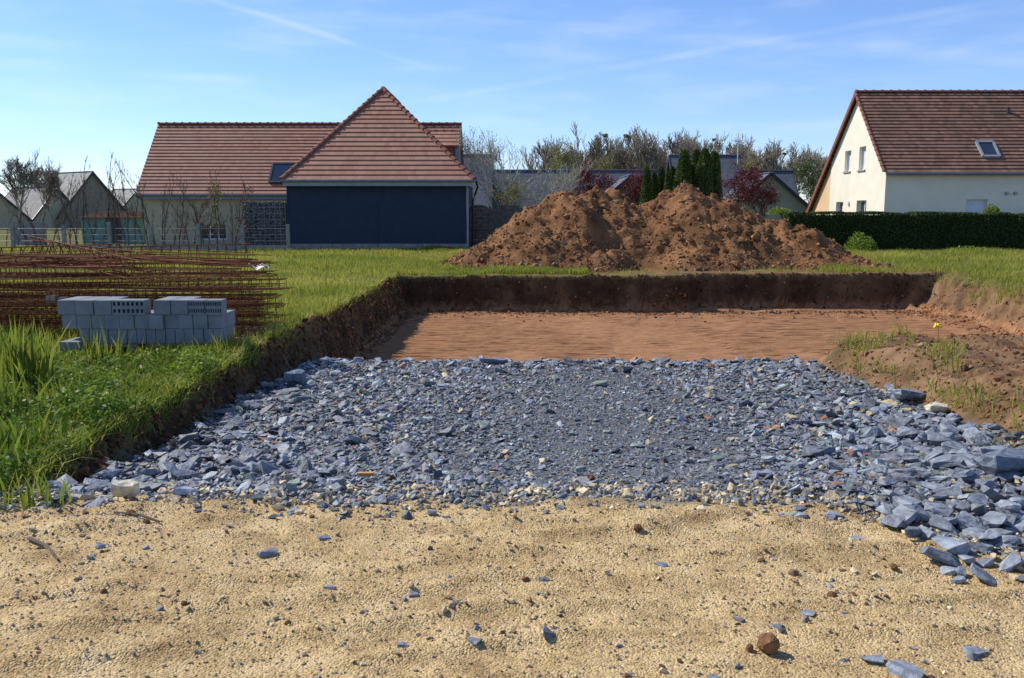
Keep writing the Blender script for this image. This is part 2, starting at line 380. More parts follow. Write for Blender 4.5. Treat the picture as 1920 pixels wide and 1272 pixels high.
def ground_material():
    m, n, l, b = new_mat('ground_earth')
    tcn = n.new('ShaderNodeTexCoord')
    def noise(sc, det=6, vec=None, rough=.55):
        q = n.new('ShaderNodeTexNoise'); q.inputs['Scale'].default_value = sc; q.inputs['Detail'].default_value = det; q.inputs['Roughness'].default_value = rough
        l.new(vec or tcn.outputs['Object'], q.inputs['Vector']); return q.outputs['Fac']
    def ramp(v, stops):
        q = n.new('ShaderNodeValToRGB'); e = q.color_ramp.elements
        while len(e) < len(stops): e.new(.5)
        for i, (p, c) in enumerate(stops): e[i].position = p; e[i].color = rgba(c)
        l.new(v, q.inputs[0]); return q.outputs[0]
    def mixc(f, a, c):
        q = n.new('ShaderNodeMix'); q.data_type = 'RGBA'
        l.new(f, q.inputs['Factor']); l.new(a, q.inputs['A']); l.new(c, q.inputs['B']); return q.outputs['Result']
    def mth(op, a, c):
        q = n.new('ShaderNodeMath'); q.operation = op
        for i, v in enumerate((a, c)):
            if isinstance(v, (int, float)): q.inputs[i].default_value = v
            else: l.new(v, q.inputs[i])
        return q.outputs[0]
    def attr(k):
        q = n.new('ShaderNodeAttribute'); q.attribute_name = k; return q.outputs['Fac']
    sand = ramp(noise(2.8, 10, rough=.7), [(.30, (.21, .13, .066)), (.41, (.40, .285, .14)), (.54, (.53, .395, .205)), (.72, (.58, .46, .28))])
    vor = n.new('ShaderNodeTexVoronoi'); vor.inputs['Scale'].default_value = 105; l.new(tcn.outputs['Object'], vor.inputs['Vector'])
    grains = ramp(vor.outputs['Color'], [(.15, (.55, .48, .40)), (.5, (1, .97, .92)), (.9, (1.25, 1.2, 1.1))])
    q = n.new('ShaderNodeMix'); q.data_type = 'RGBA'; q.blend_type = 'MULTIPLY'; q.inputs['Factor'].default_value = .8
    l.new(sand, q.inputs['A']); l.new(grains, q.inputs['B']); sand = q.outputs['Result']
    grey = ramp(noise(30, 6), [(.3, (.075, .082, .092)), (.7, (.175, .185, .20))])
    soil = ramp(noise(2.6, 9, rough=.65), [(.3, (.085, .05, .028)), (.5, (.20, .115, .06)), (.72, (.29, .18, .10))])
    mp = n.new('ShaderNodeMapping'); mp.inputs['Scale'].default_value = (.8, 15, 1); l.new(tcn.outputs['Object'], mp.inputs[0])
    floor = ramp(noise(2.0, 8, mp.outputs[0], .62), [(.36, (.12, .052, .024)), (.46, (.32, .158, .075)), (.66, (.42, .225, .115))])
    humus_shade = ramp(noise(4, 8), [(.3, (.035, .02, .011)), (.6, (.075, .042, .022)), (.8, (.13, .075, .04))])  # dark topsoil colour, deepened to carry the shade of the cut walls
    turf = ramp(noise(3, 8), [(.3, (.07, .075, .02)), (.6, (.13, .13, .035)), (.8, (.20, .17, .06))])
    base = mixc(attr('m_soil'), turf, soil)
    base = mixc(attr('m_topsoil_shade'), base, humus_shade)
    base = mixc(attr('m_floor'), base, floor)
    base = mixc(attr('m_road'), base, sand)
    base = mixc(attr('m_gravel'), base, grey)
    l.new(base, b.inputs['Base Color'])
    b.inputs['Roughness'].default_value = .95; b.inputs['Specular IOR Level'].default_value = .12
    hgt = mth('ADD', mth('MULTIPLY', noise(55, 5), .5), mth('MULTIPLY', vor.outputs['Distance'], -.45))
    hgt = mth('ADD', hgt, mth('MULTIPLY', noise(8, 7), 1.0))
    bp = n.new('ShaderNodeBump'); bp.inputs['Strength'].default_value = .75; bp.inputs['Distance'].default_value = .02
    l.new(hgt, bp.inputs['Height']); l.new(bp.outputs[0], b.inputs['Normal'])
    return m
M['ground'] = ground_material()
m_floor = sst(.72, .88, -ZZ) * (1 - m_gravel)
m_topsoil_shade = sst(.03, .12, -ZZ) * (1 - m_gravel) * sst(10.9, 10.4, XX) * np.where(XX > 3.6, sst(12.5, 14, YY), 1) * np.clip(.85 + 1.2 * fbm(XX, YY * 2, .6, 3, 111), .3, 1)  # topsoil with shade painted in, only on the shadowed left and back walls
Vall = np.stack([XX.ravel(), YY.ravel(), ZZ.ravel()], 1)
att = dict(m_gravel=m_gravel.ravel(), m_road=m_road.ravel(), m_soil=m_soil.ravel(), m_floor=m_floor.ravel(), m_topsoil_shade=m_topsoil_shade.ravel())
for rid, nm in ((0, 'field_ground'), (1, 'gravel_bed'), (2, 'sandy_road'), (3, 'excavation_pit')):
    q = quads[region == rid]
    used = np.unique(q); remap = np.zeros(nx * ny, np.int32); remap[used] = np.arange(len(used))
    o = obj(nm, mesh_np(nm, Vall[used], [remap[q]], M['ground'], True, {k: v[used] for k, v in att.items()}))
    tag(o, kind='structure')

def GT(px, py):                              # pixel -> first hit on the terrain
    d = ray(px, py); ts = np.linspace(2.0, 40.0, 4000) / d.y
    zz = EYE + d.z * ts; hh = height(d.x * ts, d.y * ts); k = int(np.argmax(zz < hh)) if (zz < hh).any() else -1
    return Vector((d.x * ts[k], d.y * ts[k], float(hh[k])))
# ---------------------------------------------------------------- stone shapes
def hull_proto(seed, npts=13, box=(1, .72, .34), boxy=.6):
    r = random.Random(seed); bm = bmesh.new(); ball = boxy == 0
    for i in range(npts):
        v = Vector((r.uniform(-1, 1), r.uniform(-1, 1), r.uniform(-1, 1)))
        mx = max(abs(v.x), abs(v.y), abs(v.z)); v = v.lerp(v / mx, boxy) if r.random() < .9 else v.normalized()
        if ball: v = v.normalized() * r.uniform(.82, 1.0)
        bm.verts.new((v.x * box[0] / 2, v.y * box[1] / 2, v.z * box[2] / 2))
    res = bmesh.ops.convex_hull(bm, input=bm.verts)
    junk = [v for v in bm.verts if not v.link_faces]
    bmesh.ops.delete(bm, geom=junk, context='VERTS')
    bmesh.ops.triangulate(bm, faces=bm.faces); bmesh.ops.recalc_face_normals(bm, faces=bm.faces)
    bm.verts.index_update()
    V = np.array([v.co[:] for v in bm.verts]); Fc = np.array([[v.index for v in f.verts] for f in bm.faces]); bm.free()
    return V, Fc
slates = [hull_proto(100 + i, 11, (1, R.uniform(.5, .9), R.uniform(.22, .42)), .75) for i in range(16)]
rounds = [hull_proto(500 + i, 70, (1, R.uniform(.8, 1), R.uniform(.7, .9)), .0) for i in range(5)]
lumps = [hull_proto(300 + i, 16, (1, R.uniform(.7, 1), R.uniform(.55, .85)), .15) for i in range(10)]
def rotmats(yaw, tx, ty):
    c, s = np.cos(yaw), np.sin(yaw); z = np.zeros_like(c); o = np.ones_like(c)
    Rz = np.stack([c, -s, z, s, c, z, z, z, o], -1).reshape(-1, 3, 3)
    c, s = np.cos(tx), np.sin(tx); Rx = np.stack([o, z, z, z, c, -s, z, s, c], -1).reshape(-1, 3, 3)
    c, s = np.cos(ty), np.sin(ty); Ry = np.stack([c, z, s, z, o, z, -s, z, c], -1).reshape(-1, 3, 3)
    return Rx @ Ry @ Rz
def scatter_mesh(name, protos, pos, size, col, mat, tilt=.35, parent=None, zs=None):
    n = len(pos); yaw = rs.uniform(0, 6.28, n); mats = rotmats(yaw, rs.normal(0, tilt, n), rs.normal(0, tilt, n))
    Vs, Fs, Cs = [], [], []; off = 0; pid = rs.randint(0, len(protos), n)
    for k, (pv, pf) in enumerate(protos):
        ii = np.where(pid == k)[0]
        if not len(ii): continue
        sc = size[ii][:, None] * rs.uniform(.8, 1.2, (len(ii), 3))
        v = np.einsum('nij,nkj->nki', mats[ii], pv[None] * sc[:, None, :]) + pos[ii][:, None, :]
        Vs.append(v.reshape(-1, 3)); m = len(pv)
        Fs.append((pf[None] + (np.arange(len(ii)) * m)[:, None, None] + off).reshape(-1, 3)); off += len(ii) * m
        Cs.append(np.repeat(col[ii], m, 0))
    me = mesh_np(name, np.concatenate(Vs), [np.concatenate(Fs)], mat, False, dict(col=np.concatenate(Cs)))
    return obj(name, me, None, parent)
def slate_cols(n, warm=.07):
    b = rs.lognormal(-.05, .38, n)[:, None]
    c = np.array([[.178, .193, .210]]) * b + rs.normal(0, .008, (n, 3))
    w = rs.rand(n)
    c[w < warm] = np.array([.42, .34, .20]) * rs.uniform(.6, 1.2, ((w < warm).sum(), 1))
    c[(w > 1 - warm * .35)] = np.array([.34, .16, .07]) * rs.uniform(.6, 1.1, ((w > 1 - warm * .35).sum(), 1))
    c[(w > .5) & (w < .54)] = np.array([.20, .23, .18])
    return np.clip(c, .02, .8)
def bed_points(n, weight):
    out = []; tot = 0
    while tot < n:
        x = rs.uniform(-3.1, 4.4, n * 2); y = rs.uniform(3.6, 13.1, n * 2)
        d = edges(x, y); ok = (y - front_line(x) + .25 * fbm(x, y, .3, 3, 7) > rs.exponential(.09, n * 2) * -1) & (d[0] > .2) & ((d[1] > .42) | (y < 6.4)) & (rs.rand(n * 2) < weight(x, y))
        p = np.stack([x[ok], y[ok], height(x[ok], y[ok])], 1); out.append(p); tot += len(p)
    return np.concatenate(out)[:n]
def fine_strip(x, y):                        # the crushed, rolled wheel lane of the drive
    c = .9 + .15 * np.sin(y * .7); return np.exp(-((x - c) / 1.55) ** 2)
p = bed_points(42000, lambda x, y: .5 + .5 * fine_strip(x, y) + 0 * y)
sz = rs.uniform(.014, .036, len(p)); p[:, 2] += sz * .12
tag(scatter_mesh('crushed_slate', slates, p, sz, slate_cols(len(p)) * rs.uniform(.75, 1.05, (len(p), 1)), M['stone']), 'fine crushed grey slate packed over the drive bed', 'gravel', kind='stuff')
p = bed_points(27000, lambda x, y: 1 - .94 * fine_strip(x, y))
sz = np.clip(rs.lognormal(math.log(.049), .36, len(p)), .025, .13); p[:, 2] += sz * .13
tag(scatter_mesh('slate_gravel', slates, p, sz, slate_cols(len(p)), M['stone']), 'loose blue grey slate gravel spread over the drive', 'gravel', kind='stuff')
p = bed_points(1500, lambda x, y: np.clip(sst(1.2, 2.9, np.abs(x - .6)) + sst(11.4, 12.6, y), 0, 1) * .8 + .06)
sz = np.clip(rs.lognormal(math.log(.12), .28, len(p)), .07, .2); p[:, 2] += sz * .15
tag(scatter_mesh('coarse_slate', slates, p, sz, slate_cols(len(p), .05), M['stone'], .3), 'coarse broken slate along the drive edges', 'gravel', kind='stuff')
# road grit
n = 15000
x = rs.uniform(-3.6, 3.4, n * 2); y = rs.uniform(2.3, 5.6, n * 2); ok = (y < front_line(x) + .25) & (np.abs(x) < y * .62 + .2)
p = np.stack([x, y, height(x, y)], 1)[ok][:n]
sz = np.clip(rs.lognormal(math.log(.0085), .4, len(p)), .004, .03)
c = np.array([[.47, .365, .215]]) * rs.uniform(.55, 1.3, (len(p), 1)) + rs.normal(0, .015, (len(p), 3)); w = rs.rand(len(p))
c[w < .04] = [.15, .17, .20]; c[(w > .08) & (w < .12)] = [.24, .15, .08]; p[:, 2] += sz * .15
tag(scatter_mesh('road_grit', lumps, p, sz, np.clip(c, .03, .8), M['stone']), 'sandy grit and small pebbles on the road', 'grit', kind='stuff')
n = 6000; x = rs.uniform(-3.6, 3.2, n); y = rs.uniform(2.4, 5.5, n)
k = (y < front_line(x) + .1) & (np.abs(x) < y * .62 + .2) & (rs.rand(n) < np.clip(3.2 * fbm(x, y, .45, 3, 141) - .35 + .25 * sst(.5, 2.5, x) + .3 * sst(4.6, 5.2, y), .02, .9)); x, y = x[k], y[k]
p = np.stack([x, y, height(x, y)], 1); sz = np.clip(rs.lognormal(math.log(.017), .5, len(p)), .008, .06); w = rs.rand(len(p))[:, None]
c = np.where(w < .55, np.array([[.17, .095, .05]]), np.where(w < .85, np.array([[.17, .19, .215]]), np.array([[.50, .42, .28]]))) * rs.uniform(.6, 1.3, (len(p), 1))
p[:, 2] += sz * .1
tag(scatter_mesh('road_crumbs', lumps + slates[:6], p, sz, c, M['stone']), 'brown crumbs and slate flakes trodden into the sandy road', 'grit', kind='stuff')
n = 2600; x = rs.uniform(-3, 3.4, n); y = front_line(x) + rs.normal(.05, .16, n); p = np.stack([x, y, height(x, y)], 1); sz = np.clip(rs.lognormal(math.log(.03), .4, n), .012, .08); p[:, 2] += sz * .15
c = np.where(rs.rand(n)[:, None] < .6, np.array([[.50, .40, .24]]), np.array([[.17, .19, .215]])) * rs.uniform(.6, 1.25, (n, 1))
tag(scatter_mesh('edge_pebbles', lumps, p, sz, c, M['stone']), 'cream and grey pebbles where the slate meets the sandy road', 'pebbles', kind='stuff')
# stone individuals -------------------------------------------------------
big_protos = []
for i in range(14):
    pv, pf = hull_proto(700 + i, 22, (1, R.uniform(.5, .85), R.uniform(.22, .42)), .93)
    big_protos.append((pv, pf))
def rough_split(proto):
    pv, pf = proto; V = list(map(np.array, pv)); F_ = []; mid = {}
    def m(a, b):
        k = (min(a, b), max(a, b))
        if k not in mid:
            e = np.linalg.norm(pv[a] - pv[b]); V.append((pv[a] + pv[b]) / 2 + rs.normal(0, .045, 3) * e * np.array([1, 1, .6])); mid[k] = len(V) - 1
        return mid[k]
    for a, b, c in pf:
        x, y, z = m(a, b), m(b, c), m(c, a); F_ += [[a, x, z], [x, b, y], [z, y, c], [x, y, z]]
    return np.array(V), np.array(F_)
def stone_obj(name, proto, x, y, size, zoff, label, cat, group, colr, yaw=None, tilt=.22, mat='stone', sc=(1, 1, 1), sink=.12):
    pv, pf = rough_split(rough_split(proto)) if name == 'earth_clod' else rough_split(proto) if size > .1 else proto
    col = np.tile(np.clip(np.array(colr), .02, .8), (len(pv), 1))
    me = mesh_np(name, pv * size * np.array(sc), [pf], M[mat], False, dict(col=col))
    o = obj(name, me); th = (pv[:, 2].max() - pv[:, 2].min()) * size * sc[2]
    o.location = (x, y, float(height(x, y)) + zoff + th * (.5 - sink)); o.rotation_euler = (R.gauss(0, tilt), R.gauss(0, tilt), R.uniform(0, 6.28) if yaw is None else yaw)
    return tag(o, label, cat, group)
placed = []
def slatec(): 
    b = R.uniform(.75, 1.4); return (.18 * b, .197 * b, .222 * b)
cnt = 0; tries = 0
while cnt < 290 and tries < 9000:
    tries += 1
    t = R.random()
    if t < .72:
        y = R.uniform(4.6, 8.6); x = R.gauss(3.45, .45) if y > 5.6 else R.gauss(2.95, .42)
        if y > 7.4: x = R.gauss(3.75, .25)
    else: y = R.uniform(3.8, 4.8); x = R.uniform(2.0, 2.9) + (4.6 - y) * -.05
    if x > 4.15 or x < 2.0 or x > y * .64: continue
    s = min(.28, max(.07, R.lognormvariate(math.log(.125), .38)))
    if y < 6.0: s = min(s, .17)
    near = [q for q in placed if (q[0] - x) ** 2 + (q[1] - y) ** 2 < ((q[2] + s) * .36) ** 2]
    if len(near) > 1: continue
    z = max([q[3] for q in near], default=0)
    if z > .07: continue
    placed.append((x, y, s, z + s * .22)); cnt += 1
    heap = y > 4.9
    colr = slatec(); look = ('large ' if s > .17 else 'middling ' if s > .115 else 'small ') + ('pale' if colr[0] > .215 else 'dark' if colr[0] < .155 else 'mid grey')
    where = ('heaped against the earth bank' if y > 7.2 else 'in the broad part of the heap on the drive' if y > 5.8 else 'at the foot of the heap beside the sand') if heap else 'spilled onto the sandy road'
    stone_obj('slate_stone', R.choice(big_protos), x, y, s, z, look + ' slate stone ' + where,
              'stone', 'slate stones in the heap by the bank' if heap else 'slate stones spilled on the road edge', colr, tilt=.25)
lst = 'slate stones lining the foot of the grassy bank'
for i in range(34):
    y = 5.3 + i * .215 + R.uniform(-.1, .1); x = XL + .42 + R.uniform(-.12, .3); s = R.uniform(.1, .22)
    stone_obj('slate_stone', R.choice(big_protos), x, y, s, 0, 'dark slate stone at the foot of the grassy bank', 'stone', lst, slatec())
for i in range(26):
    x = -2.6 + i * .25 + R.uniform(-.1, .1); s = R.uniform(.10, .2)
    stone_obj('slate_stone', R.choice(big_protos), x, 12.45 + R.uniform(-.15, .1), s, 0, 'slate stone on the far lip of the drive above the pit', 'stone', 'slate stones on the far lip', slatec())
for (px, py, s, lab, colr, sc) in ((1705, 755, .36, 'widest flat slate slab lying against the right hand earth bank', (.19, .215, .25), (1, 1, .8)),
                                  (1755, 782, .22, 'pale cream limestone chunk among the slate by the earth bank', (.55, .50, .36), (1, 1, 1.3)),
                                  (415, 718, .30, 'big rounded slate boulder where the grassy bank meets the drive', (.12, .15, .19), (.8, 1, 1.7)),
                                  (925, 686, .34, 'long thin slate slab lying on the far lip of the drive', (.17, .19, .23), (1.2, .6, .6)),
                                  (238, 940, .15, 'cream pebble at the lower end of the grassy bank', (.5, .45, .34), (1, 1, 1.6)),
                                  (1895, 900, .42, 'largest dark slate block at the top of the stone heap', (.13, .155, .19), (1, .9, 1.1))):
    g = GT(px, py) if px != 415 else Vector((XL + .5, 10.2, 0))
    stone_obj('limestone_chunk' if 'cream' in lab else 'slate_slab', big_protos[3], g.x, g.y, s, .04, lab, 'stone', None, colr, tilt=.08, sc=sc, yaw=.2)
for i, (px, py, s) in enumerate(((608, 1010, .07), (1020, 1085, .05), (500, 1040, .09), (755, 1205, .05), (890, 1205, .05), (1240, 1060, .06), (1610, 1000, .09), (1385, 1160, .05), (1455, 1175, .05), (1635, 1235, .08), (1700, 1262, .12), (1830, 1220, .10), (1515, 1150, .06), (775, 1110, .06), (620, 1100, .06), (1730, 965, .09), (1565, 965, .10), (1500, 965, .08))):
    g = G(px, py, 0)
    stone_obj('slate_chip', R.choice(big_protos), g.x, g.y, s, 0, 'small slate chip lying loose on the sandy road', 'stone', 'slate chips on the road', slatec(), tilt=.1, sink=.3)
for (px, py, s, lab) in ((1440, 1208, .092, 'round brown earth clod sitting alone on the sandy road'), (1405, 1208, .035, 'tiny brown earth crumb beside the round clod')):
    g = G(px, py + 12, 0); stone_obj('earth_clod', rounds[2], g.x, g.y, s, 0, lab, 'clod', None, (.20, .105, .05), mat='clod', sc=(1, 1, 1.25), sink=.1)
for i, (px, py, s) in enumerate(((1428, 1055, .06), (1675, 1075, .06), (1560, 1125, .07), (345, 1135, .05), (540, 1165, .05), (195, 1120, .05), (985, 1085, .06), (1195, 1003, .08), (585, 965, .05), (245, 975, .09), (275, 985, .07))):
    g = G(px, py, 0); stone_obj('earth_crumb', R.choice(rounds), g.x, g.y, s * .7, 0, 'dark brown crumb of earth dropped on the sandy road', 'clod', 'earth crumbs on the road', (.15, .08, .04), mat='clod', sink=.3)
mb = MB(); g = G(686, 892, -.06); mb.hexa([Vector(g) + Vector(v) for v in ((-.055, -.02, 0), (.055, -.012, 0), (.05, .02, 0), (-.05, .016, 0), (-.055, -.02, .022), (.05, -.012, .02), (.05, .02, .022), (-.045, .016, .02))])
o = mb.build('wood_offcut', mat_noise('orange_wood', (.42, .20, .06), (.55, .29, .10), 20, .7)); tag(o, 'small orange wooden offcut lying on the slate gravel', 'wood')
for (a, b, lab) in (((55, 1022), (110, 1062), 'short dark stick lying on the road below the weeds'), ((215, 975), (300, 985), 'thin dry twig lying on the road by the grassy bank')):
    A = G(*a); B = G(*b); A.z = float(height(A.x, A.y)) + .012; B.z = float(height(B.x, B.y)) + .012; mid = (A + B) / 2 + Vector((.01, .02, .006))
    tag(MB().tube([A, mid, B], .010, 6, .006).build('stick', M['bark']), lab, 'stick')

# ================================================================ SOIL MOUND
peaks = []
for (px, py, Y, s) in ((1062, 349, 28.4, .74), (1025, 372, 28.0, .72), (1112, 354, 28.9, .8), (1150, 351, 29.2, .75), (1240, 354, 29.2, .74), (1292, 347, 29.0, .70), (1335, 360, 28.8, .74), (1370, 378, 28.6, .74),
                       (1405, 394, 28.3, .72), (1448, 395, 28.0, .85), (1490, 418, 27.6, .72), (1540, 452, 27.2, .6), (1595, 482, 26.7, .45), (960, 424, 27.6, .68), (905, 462, 27.0, .5), (868, 488, 26.6, .4), (1640, 497, 26.4, .35)):
    q = P(px, py, Y); peaks.append((q.x, q.y, q.z, s))
mx = np.arange(-3.2, 12.6, .065); my = np.arange(24.3, 33.5, .065); MX, MY = np.meshgrid(mx, my)
def mound_h(x, y):
    wx = x + .35 * fbm(x, y, 1.2, 3, 201); wy = y + .35 * fbm(x, y, 1.2, 3, 202)
    h = np.full(np.shape(x), -9.0)
    for (a, b, z, s) in peaks:
        d = np.sqrt((wx - a) ** 2 * 1.25 + (wy - b) ** 2 * .85 + .12); h = np.maximum(h, z + .2 - s * d)
    gul = np.abs(fbm(x * 1.6, y * .6, 1.0, 3, 205))
    h = h + (.34 * fbm(x, y, .9, 4, 203) + .13 * fbm(x, y, .22, 4, 204) - .35 * np.clip(.14 - gul, 0, 1) * 2) * sst(-.1, .7, h)
    return h
MZ = mound_h(MX, MY); MZ = np.maximum(MZ, -.12)
tag_m = thing('soil_mound', (4.5, 28, 0), 'large heap of dug brown soil and clods behind the pit', 'soil mound')
ii = np.arange(MX.size).reshape(MX.shape)
q = np.stack([ii[:-1, :-1], ii[:-1, 1:], ii[1:, 1:], ii[1:, :-1]], -1).reshape(-1, 4)
q = q[(MZ.ravel()[q].max(1) > -.11)]
M['mound'] = mat_noise('mound_soil', (.085, .041, .019), (.275, .135, .058), 1.3, .95, .8, 14, 9, .1, dist=.05)
o = obj('heap', mesh_np('heap', np.stack([MX.ravel() - 4.5, MY.ravel() - 28, MZ.ravel()], 1), [q], M['mound'], True), None, tag_m)
def mound_pts(n, bottom=1.0):
    x = rs.uniform(-3, 12.3, n * 4); y = rs.uniform(24.3, 30.5, n * 4); h = mound_h(x, y)
    ok = (h > -.1) & (rs.rand(n * 4) < bottom * np.exp(-np.clip(h, 0, 3) * .45) + .25)
    return np.stack([x - 4.5, y - 28, h], 1)[ok][:n]
p = mound_pts(7500); sz = np.clip(rs.lognormal(math.log(.055), .5, len(p)), .025, .2)
def soil_cols(n):
    c = np.array([[.215, .108, .049]]) * rs.uniform(.55, 1.4, (n, 1)); w = rs.rand(n)
    c[w < .10] = np.array([.28, .20, .125]) * rs.uniform(.7, 1.2, ((w < .10).sum(), 1)); return c
tag(scatter_mesh('loose_clods', lumps, p, sz, soil_cols(len(p)), M['clod'], 1.0, tag_m), kind='stuff')
pp = mound_pts(90); 
for k in range(len(pp)):
    pv, pf = R.choice(lumps); s = R.uniform(.14, .3)
    me = mesh_np('clod', pv * s, [pf], M['clod'], False, dict(col=np.tile(soil_cols(1), (len(pv), 1))))
    c = obj('clod', me, None, tag_m); c.location = pp[k] + np.array([0, 0, s * .12]); c.rotation_euler = (R.uniform(-.6, .6), R.uniform(-.6, .6), R.uniform(0, 6))
# loose clods on the excavation banks and the berm right of the drive
n = 6000; x = rs.uniform(3.9, 9, n); y = rs.uniform(5.8, 11.8, n); ok = (x < y * .66); x, y = x[ok], y[ok]
p = np.stack([x, y, height(x, y)], 1); sz = np.clip(rs.lognormal(math.log(.03), .5, len(p)), .012, .12)
tag(scatter_mesh('bank_crumbs', lumps, p, sz, soil_cols(len(p)), M['clod'], .8), 'crumbled brown soil on the bank right of the drive', 'soil', kind='stuff')
n = 5000; x = np.concatenate([rs.uniform(-2.9, 11, n), rs.uniform(10, 11.3, n // 2), rs.uniform(-3, -2.5, n // 2)]); y = np.concatenate([23.2 - rs.exponential(.35, n), rs.uniform(12, 23.5, n // 2), rs.uniform(13, 23, n // 2)])
p = np.stack([x, y, height(x, y)], 1); sz = np.clip(rs.lognormal(math.log(.035), .5, len(p)), .015, .13)
tag(scatter_mesh('pit_crumbs', lumps, p, sz, soil_cols(len(p)) * np.array([1.1, 1, 1]), M['clod'], .8), 'crumbs of soil fallen along the foot of the pit walls', 'soil', kind='stuff')

# ================================================================ BUILDINGS
def roof_slope(mb, eL, eR, rR, rL, n, step=.035, thick=.0):
    """stepped tile courses from the eave line up to the ridge line"""
    eL, eR, rR, rL = map(Vector, (eL, eR, rR, rL))
    nrm = (eR - eL).cross((rL if (rL - eL).length > .1 else rR) - eL).normalized()
    if nrm.z < 0: nrm = -nrm
    ax = (eR - eL).normalized(); o0 = eL
    def uvp(p, v): return ((p - o0).dot(ax), v)
    for i in range(n):
        t0 = i / n; t1 = (i + 1.0) / n
        a = eL.lerp(rL, t0); b = eR.lerp(rR, t0); c = eR.lerp(rR, t1); d = eL.lerp(rL, t1)
        up = nrm * step
        mb.poly([a + up, b + up, c + nrm * .004, d + nrm * .004], [uvp(a, i + .1), uvp(b, i + .1), uvp(c, i + .9), uvp(d, i + .9)])
        mb.poly([a - nrm * .004, b - nrm * .004, b + up, a + up], [uvp(a, i + .1), uvp(b, i + .1), uvp(b, i + .1), uvp(a, i + .1)])
    return nrm
def ridge_tiles(parent, a, b, mat, size=.42, r=.12, name='ridge_tile'):
    a = Vector(a); b = Vector(b); L = (b - a).length; n = max(1, round(L / size)); d = (b - a) / n
    proto = None
    for i in range(n):
        p0 = a + d * i
        if proto is None:
            mb = MB(); k = 6; dn = d.normalized(); side = dn.cross(Vector((0, 0, 1))).normalized(); up = side.cross(dn)
            rings = []
            for (t, rr) in ((0, r * 1.22), (.16, r * 1.22), (.161, r), (1.03, r * .92)):
                rings.append([d * t + side * math.cos(j * math.pi / (k - 1)) * rr + up * (math.sin(j * math.pi / (k - 1)) * rr - r * .35) for j in range(k)])
            for q in range(3):
                for j in range(k - 1): mb.poly([rings[q][j], rings[q][j + 1], rings[q + 1][j + 1], rings[q + 1][j]])
            mb.poly(rings[0]); mb.poly(rings[-1])
            proto = mb.build(name, mat, parent, local=True); o = proto
        else:
            o = proto.copy(); C.objects.link(o)
        o.location = p0 - Vector(parent.location) - (Vector(parent.parent.location) if parent.parent else Vector((0, 0, 0)))
def wall_holes(mb, O, U, W, prof, holes, depth=.2):
    """wall in the plane O + u*U + v*z; prof: [(u, top)], holes: (u0,u1,v0,v1); reveals go along W (inward)"""
    O = Vector(O); U = Vector(U); W = Vector(W)
    us = sorted(set([p[0] for p in prof] + [h[0] for h in holes] + [h[1] for h in holes]))
    top = lambda u: float(np.interp(u, [p[0] for p in prof], [p[1] for p in prof]))
    pt = lambda u, v, w=0: O + U * u + Vector((0, 0, v)) + W * w
    for a, b in zip(us[:-1], us[1:]):
        hs = sorted([h for h in holes if h[0] <= a + 1e-6 and h[1] >= b - 1e-6], key=lambda h: h[2]); v = 0.0
        for h in hs:
            mb.poly([pt(a, v), pt(b, v), pt(b, h[2]), pt(a, h[2])]); v = h[3]
        mb.poly([pt(a, v), pt(b, v), pt(b, top(b)), pt(a, top(a))])
    for (a, b, v0, v1) in holes:
        for q in (((a, v0), (b, v0)), ((b, v0), (b, v1)), ((b, v1), (a, v1)), ((a, v1), (a, v0))):
            mb.poly([pt(*q[0]), pt(*q[1]), pt(*q[1], depth), pt(*q[0], depth)])
def pane(parent, O, U, W, h, depth, frame_mat, glass_mat, name='window', bars=1):
    O = Vector(O); U = Vector(U); W = Vector(W); a, b, v0, v1 = h
    pt = lambda u, v, w: O + U * u + Vector((0, 0, v)) + W * w
    f = MB(); t = .055
    def slab(u0, u1, w0, w1, z0, z1): f.hexa([pt(u0, z0, w0), pt(u1, z0, w0), pt(u1, z0, w1), pt(u0, z0, w1), pt(u0, z1, w0), pt(u1, z1, w0), pt(u1, z1, w1), pt(u0, z1, w1)])
    e = .003
    slab(a + e, b - e, depth - .06, depth, v0 + e, v0 + t); slab(a + e, b - e, depth - .06, depth, v1 - t, v1 - e)
    slab(a + e, a + t, depth - .06, depth, v0 + t, v1 - t); slab(b - t, b - e, depth - .06, depth, v0 + t, v1 - t)
    for k in range(bars):
        m = a + (b - a) * (k + 1) / (bars + 1); slab(m - t * .6, m + t * .6, depth - .05, depth, v0 + t, v1 - t)
    w = f.build(name, frame_mat, parent)
    g = MB(); g.poly([pt(a + e, v0 + e, depth - .02), pt(b - e, v0 + e, depth - .02), pt(b - e, v1 - e, depth - .02), pt(a + e, v1 - e, depth - .02)])
    g.build('glass', glass_mat, w); return w

# ---- red roofed house with the blue garage wing
hA = thing('tiled_house', (-8, 44, 0), 'long red tiled house with a blue boarded garage wing facing the field', 'house')
gl = P(538, 343, 38).x; gr = P(874, 343, 38).x; gz = P(700, 345, 38).z
mb = MB(); nb = 30; z0 = .28
for i in range(nb):
    za = z0 + (gz - z0) * i / nb; zb = z0 + (gz - z0) * (i + 1) / nb
    mb.poly([(gl, 37.972, za), (gr, 37.972, za), (gr, 37.992, zb), (gl, 37.992, zb)]); mb.poly([(gl, 37.992, za), (gr, 37.992, za), (gr, 37.972, za), (gl, 37.972, za)])
mb.poly([(gl, 38, z0), (gl, 44.4, z0), (gl, 44.4, gz), (gl, 38, gz)]); mb.poly([(gr, 38, z0), (gr, 44.4, z0), (gr, 44.4, gz), (gr, 38, gz)])
mb.build('cladding', M['bluewood'], hA)
mb = MB()
for x in (gl - .02, (gl + gr) / 2, gr - .06): mb.box(x, x + .05, 37.955, 37.97, z0, gz)
mb.build('joint_strip', M['bluewood'], hA)
